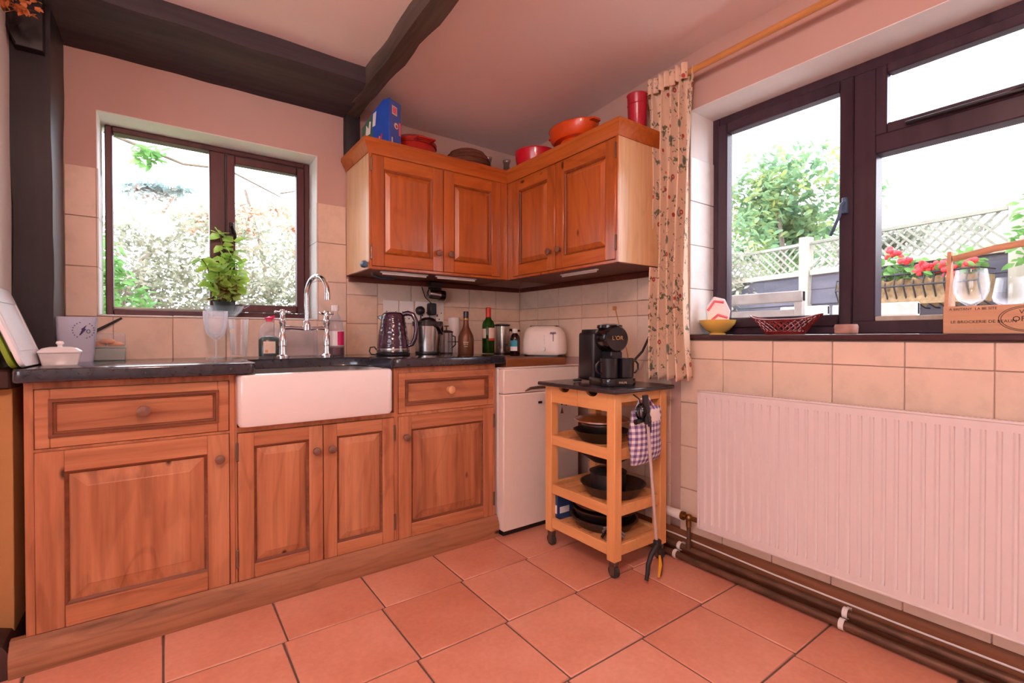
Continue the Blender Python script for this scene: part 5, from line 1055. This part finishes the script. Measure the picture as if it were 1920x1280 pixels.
# ================================================================== OUTSIDE, RIGHT WINDOW
GZ = .30
tag(MB().box(2.26, 12, -6, 9, GZ - .1, GZ).build('terrace', 'patio'), 'pale paved terrace outside the right window', 'terrace', kind='structure')
fd = Vector((.198, .980, 0)).normalized(); fo = Vector((5.07, 1.70, 0)); fn = Vector((-fd.y, fd.x, 0))
def FP(s_, o, z): q = fo + fd * s_ + fn * o; return Vector((q.x, q.y, z))
FR = math.atan2(-fd.x, fd.y)   # rotation taking +Y to fd
def fence_panel(label, s0, s1, grp):
    c = FP((s0 + s1) / 2, 0, GZ); L = s1 - s0
    t = thing('garden_fence', label, 'fence', c, math.degrees(FR), group=grp); h = 1.62 - GZ
    me = MB().box(-.012, .012, -L / 2, L / 2, 0, .155, .004).mesh('board', 'fence_board')
    for k in range(9):
        o = bpy.data.objects.new('board', me); COL.objects.link(o); o.parent = t; o.location = (-.006 * (k % 2), 0, .02 + k * .142); o.rotation_euler = (random.uniform(-.006, .006), R(5), 0)
    MB().box(-.03, .03, -L / 2, L / 2, h - .02, h + .03, .004).build('rail', 'fence_pale', t)
    MB().box(-.02, .02, -L / 2, L / 2, h + .28, h + .31, .003).build('trellis_cap', 'trellis_wood', t)
    ln = .27 * 1.4142
    me = MB().box(-.006, .0, -.009, .009, -ln / 2, ln / 2).mesh('trellis_slat', 'trellis_wood')
    n = int(L / .085)
    for k in range(n):
        for sg in (1, -1):
            o = bpy.data.objects.new('trellis_slat', me); COL.objects.link(o); o.parent = t; o.location = (.007 * sg, -L / 2 + .1 + (L - .2) * k / max(1, n - 1), h + .155); o.rotation_euler = (R(45 * sg), 0, 0)
    return t
labs = ['grey boarded fence with trellis at the right edge of the view', 'grey boarded fence with trellis behind the red geraniums', 'grey boarded fence with trellis left of the tall pale post']
bounds = [(-3.0, -1.135), (-1.025, .405), (.515, 2.4)]
for lab, (a, b_) in zip(labs, bounds): fence_panel(lab, a, b_, 'fences along the terrace')
for lab, s_, h in (('tall pale timber fence post seen through the left casement', .46, 1.98), ('pale fence post beside the wooden caddy', -1.08, 2.1)):
    o = MB().box(-.05, .05, -.045, .045, 0, h - GZ, .006).build('fence_post', 'fence_pale'); tag(o, lab, 'post', 'fence posts'); o.location = FP(s_, .0, GZ); o.rotation_euler = (0, 0, FR)
def chair(label, loc, rz, w_, h, mat='chair_white'):
    t = thing('garden_chair', label, 'chair', loc, rz, group='white slatted garden chairs')
    for x in (-w_ / 2, w_ / 2 - .05): MB().box(x, x + .05, -.02, .02, 0, h, .005).build('back_leg', mat, t); MB().box(x, x + .05, -.45, -.41, 0, .42, .005).build('front_leg', mat, t)
    MB().box(-w_ / 2, w_ / 2, -.025, .025, h - .07, h, .006).build('top_rail', mat, t)
    k = h - .15
    while k > .5: MB().box(-w_ / 2 + .05, w_ / 2 - .05, -.012, .012, k - .03, k + .035, .003).build('back_slat', mat, t); k -= .085
    for j in range(6): MB().box(-w_ / 2, w_ / 2, -.45 + j * .07, -.40 + j * .07, .42, .44, .003).build('seat_slat', mat, t)
chair('wide grey white slatted garden seat nearest the left casement', (3.2, 1.665, GZ), 90, .64, .985, 'chair_grey')
chair('small white slatted chair right of the wide garden seat', (4.05, 1.70, GZ), 90, .34, .935)
chair('white slatted chair outside the right pane beside the caddy', (3.25, 1.0, GZ), 90, .40, .885)
# planter with geraniums
pc = FP(-.52, .24, 1.39)
t = thing('wall_planter', 'wire hay basket of red geraniums hung on the fence', 'planter', pc, math.degrees(FR))
mb = MB(); Lp = .95
for k in range(16): y = -Lp / 2 + Lp * k / 15; mb.tube([(.12, y, .09), (-.1, y, .09), (-.12, y, .0), (-.06, y, -.13), (.06, y, -.17), (.12, y, -.17)], .006, 5)
for q in ((-.1, .09), (-.12, 0)): mb.tube([(q[0], -Lp / 2, q[1]), (q[0], Lp / 2, q[1])], .007, 5)
mb.build('wire_rack', 'black_matt', t)
mb = MB(); mb.grid(lambda u, v: (.11 - .21 * math.sin(v * 3.14 * .5 + .0) + .02 * math.sin(u * 60), -Lp / 2 + Lp * u, -.15 + .2 * v + .012 * math.sin(u * 83)), 60, 5); mb.box(-.08, .12, -Lp / 2, Lp / 2, -.14, .05); mb.build('coir_liner', 'coir', t)
rs = random.Random(2); mb = MB()
for i in range(320): leaf(mb, (rs.uniform(-.12, .1), rs.uniform(-.45, .45) , .05 + abs(rs.gauss(0, .08))), (rs.uniform(-1, 1), rs.uniform(-1, 1), rs.uniform(-.2, 1)), .06, .05)
mb.build('foliage', 'leaf_bright', t)
for (y, z) in ((.06, .27), (-.02, .20), (-.12, .11), (-.16, .13), (-.23, .13), (-.3, .1), (-.42, .12), (.32, .11)):
    mb = MB()
    for i in range(14): mb.sphere((-.08 + rs.gauss(0, .02), y + rs.gauss(0, .022), z + rs.gauss(0, .018)), .02, 7, 5)
    mb.build('flower_head', 'petal_red', t)
def shrub(name, label, cat, loc, blobs, mat, n, lsz, seed, trunk=None, group=None):
    t = thing(name, label, cat, loc, group=group); rs = random.Random(seed); mb = MB()
    tot = sum(b_[3] * b_[4] * b_[5] for b_ in blobs)
    for bx_, by_, bz_, rx, ry_, rz_ in blobs:
        for i in range(max(8, int(n * rx * ry_ * rz_ / tot))):
            d = Vector((rs.gauss(0, 1), rs.gauss(0, 1), rs.gauss(0, 1))).normalized() * (rs.random() ** .4)
            leaf(mb, (bx_ + d.x * rx, by_ + d.y * ry_, bz_ + d.z * rz_), (rs.uniform(-1, 1), rs.uniform(-1, 1), rs.uniform(-.8, .5)), lsz * rs.uniform(.6, 1.2), lsz * .5)
    mb.build('foliage', mat, t)
    if trunk:
        mb = MB()
        for pts, r_ in trunk: mb.tube(pts, [r_ * (1 - .6 * i / (len(pts) - 1)) for i in range(len(pts))], 7)
        mb.build('branches', 'bark', t)
    return t
rb = random.Random(9)
def cloud(c, r_, n, k=.45): return [(c[0] + rb.gauss(0, r_[0] * .5), c[1] + rb.gauss(0, r_[1] * .5), c[2] + rb.gauss(0, r_[2] * .5), r_[0] * k, r_[1] * k, r_[2] * k) for _ in range(n)]
tc = fo + fd * 2.9 + fn * -3.0
shrub('garden_tree', 'green yellow tree rising behind the fence outside the left casement', 'tree', (tc.x, tc.y, GZ), cloud((0, 0, 2.75), (1.0, 1.0, 1.05), 26, .42), 'leaf_tree', 5200, .15, 3, [([(0, 0, 0), (.05, 0, 1.2), (.1, .1, 2.4), (.0, .1, 3.2)], .12), ([(.05, 0, 1.2), (.4, .2, 2.0), (.6, .3, 2.6)], .06), ([(.05, 0, 1.3), (-.4, -.2, 2.0), (-.6, -.2, 2.7)], .06)])
q = FP(1.75, .1, GZ); shrub('climbing_shrub', 'pale straggly climber growing over the fence left of the post', 'shrub', q, cloud((0, 0, 1.25), (.38, .75, .5), 14, .5), 'leaf_hedge', 2600, .07, 4, [([(0, 0, 0), (.0, .1, .7), (.0, .3, 1.5)], .03)])
q = FP(-.2, -.16, GZ); shrub('ivy', 'ivy tangled in the trellis behind the red geraniums', 'climber', q, cloud((0, 0, 1.52), (.14, .55, .13), 12, .5), 'leaf_ivy', 900, .06, 5, [([(0, 0, 0), (.0, .05, 1.0), (.0, .2, 1.5)], .02)])
q = FP(-1.36, .2, GZ); shrub('leafy_shrub', 'green shrub by the fence at the right edge of the view', 'shrub', q, cloud((0, 0, 1.2), (.14, .12, .6), 10, .5), 'leaf_bright', 420, .08, 6, [([(0, 0, 0), (.0, .05, .8), (.0, .1, 1.5)], .02)])
t = thing('parasol', 'orange parasol top seen over the trellis at the right', 'parasol', (10.5, 1.66, GZ))
MB().lathe([(0, .16), (.12, .14), (.3, .06), (.37, .0), (.36, 0), (.27, .05), (0, .14)], 16, (0, 0, 2.06)).build('canopy', 'umbrella_orange', t); MB().tube([(0, 0, 0), (0, 0, 2.2)], .022, 8).build('pole', 'fence_pale', t)
# ================================================================== OUTSIDE, BACK WINDOW
tag(MB().box(-9, 2.2, 2.86, 14, .0, .2).build('lawn', 'grass'), 'grass bank outside the back window', 'lawn', kind='structure')
shrub('hedge', 'pale dense hedge filling the lower half of the back window', 'hedge', (.9, 6.4, .2), cloud((0, 0, 1.3), (2.3, .5, .75), 60, .3) + cloud((-.2, 0, .6), (2.4, .5, .5), 40, .32) + cloud((-1.6, 0, 1.1), (1.0, .5, .8), 20, .35), 'leaf_hedge', 24000, .075, 12)
shrub('bright_shrub', 'fresh green shrub at the lower left of the back window', 'shrub', (-.30, 5.0, .2), cloud((0, 0, 1.0), (.2, .2, .4), 9, .5), 'leaf_bright', 900, .075, 13, [([(0, 0, 0), (.0, .05, .8), (.05, .1, 1.2)], .02)])
shrub('rust_leaved_tree', 'small tree with rust and grey green leaves above the hedge', 'tree', (1.3, 8.2, .2), cloud((-.5, 0, 2.45), (1.3, .5, .42), 16, .24), 'leaf_rust', 900, .12, 14, [([(0, 0, 0), (.05, 0, 1.2), (-.1, .0, 2.2), (-.3, 0, 3.0)], .05), ([(.05, 0, 1.5), (.6, .0, 2.2), (.9, 0, 2.9)], .03)])
shrub('blue_leaved_tree', 'sparse tree with blue green leaves high in the back window', 'tree', (-.3, 9.6, .2), cloud((.35, 0, 3.1), (.9, .4, .32), 9, .26), 'leaf_blue', 620, .12, 15, [([(0, 0, 0), (.0, 0, 1.6), (.2, .0, 2.6), (.5, 0, 3.2)], .05), ([(.0, 0, 2.0), (.8, .0, 2.7), (1.5, 0, 2.9)], .03)])
t = shrub('overhanging_branch', 'bare twigs and a few green leaves at the top left of the back window', 'branch', (-.12, 4.6, 0), cloud((.02, 0, 2.38), (.12, .1, .1), 4, .5), 'leaf_bright', 60, .09, 16, [([(-.6, 0, 2.6), (-.1, 0, 2.46), (.25, 0, 2.36), (.55, 0, 2.38), (.8, 0, 2.28), (.95, 0, 2.22)], .014), ([(.55, 0, 2.38), (.68, 0, 2.5), (.62, 0, 2.62)], .008), ([(.95, 0, 2.25), (1.1, .0, 2.3), (1.25, 0, 2.44)], .008), ([(-.6, 0, 2.6), (-1.0, 0, 2.4), (-1.3, 0, 1.2), (-1.3, 0, .2)], .05)])
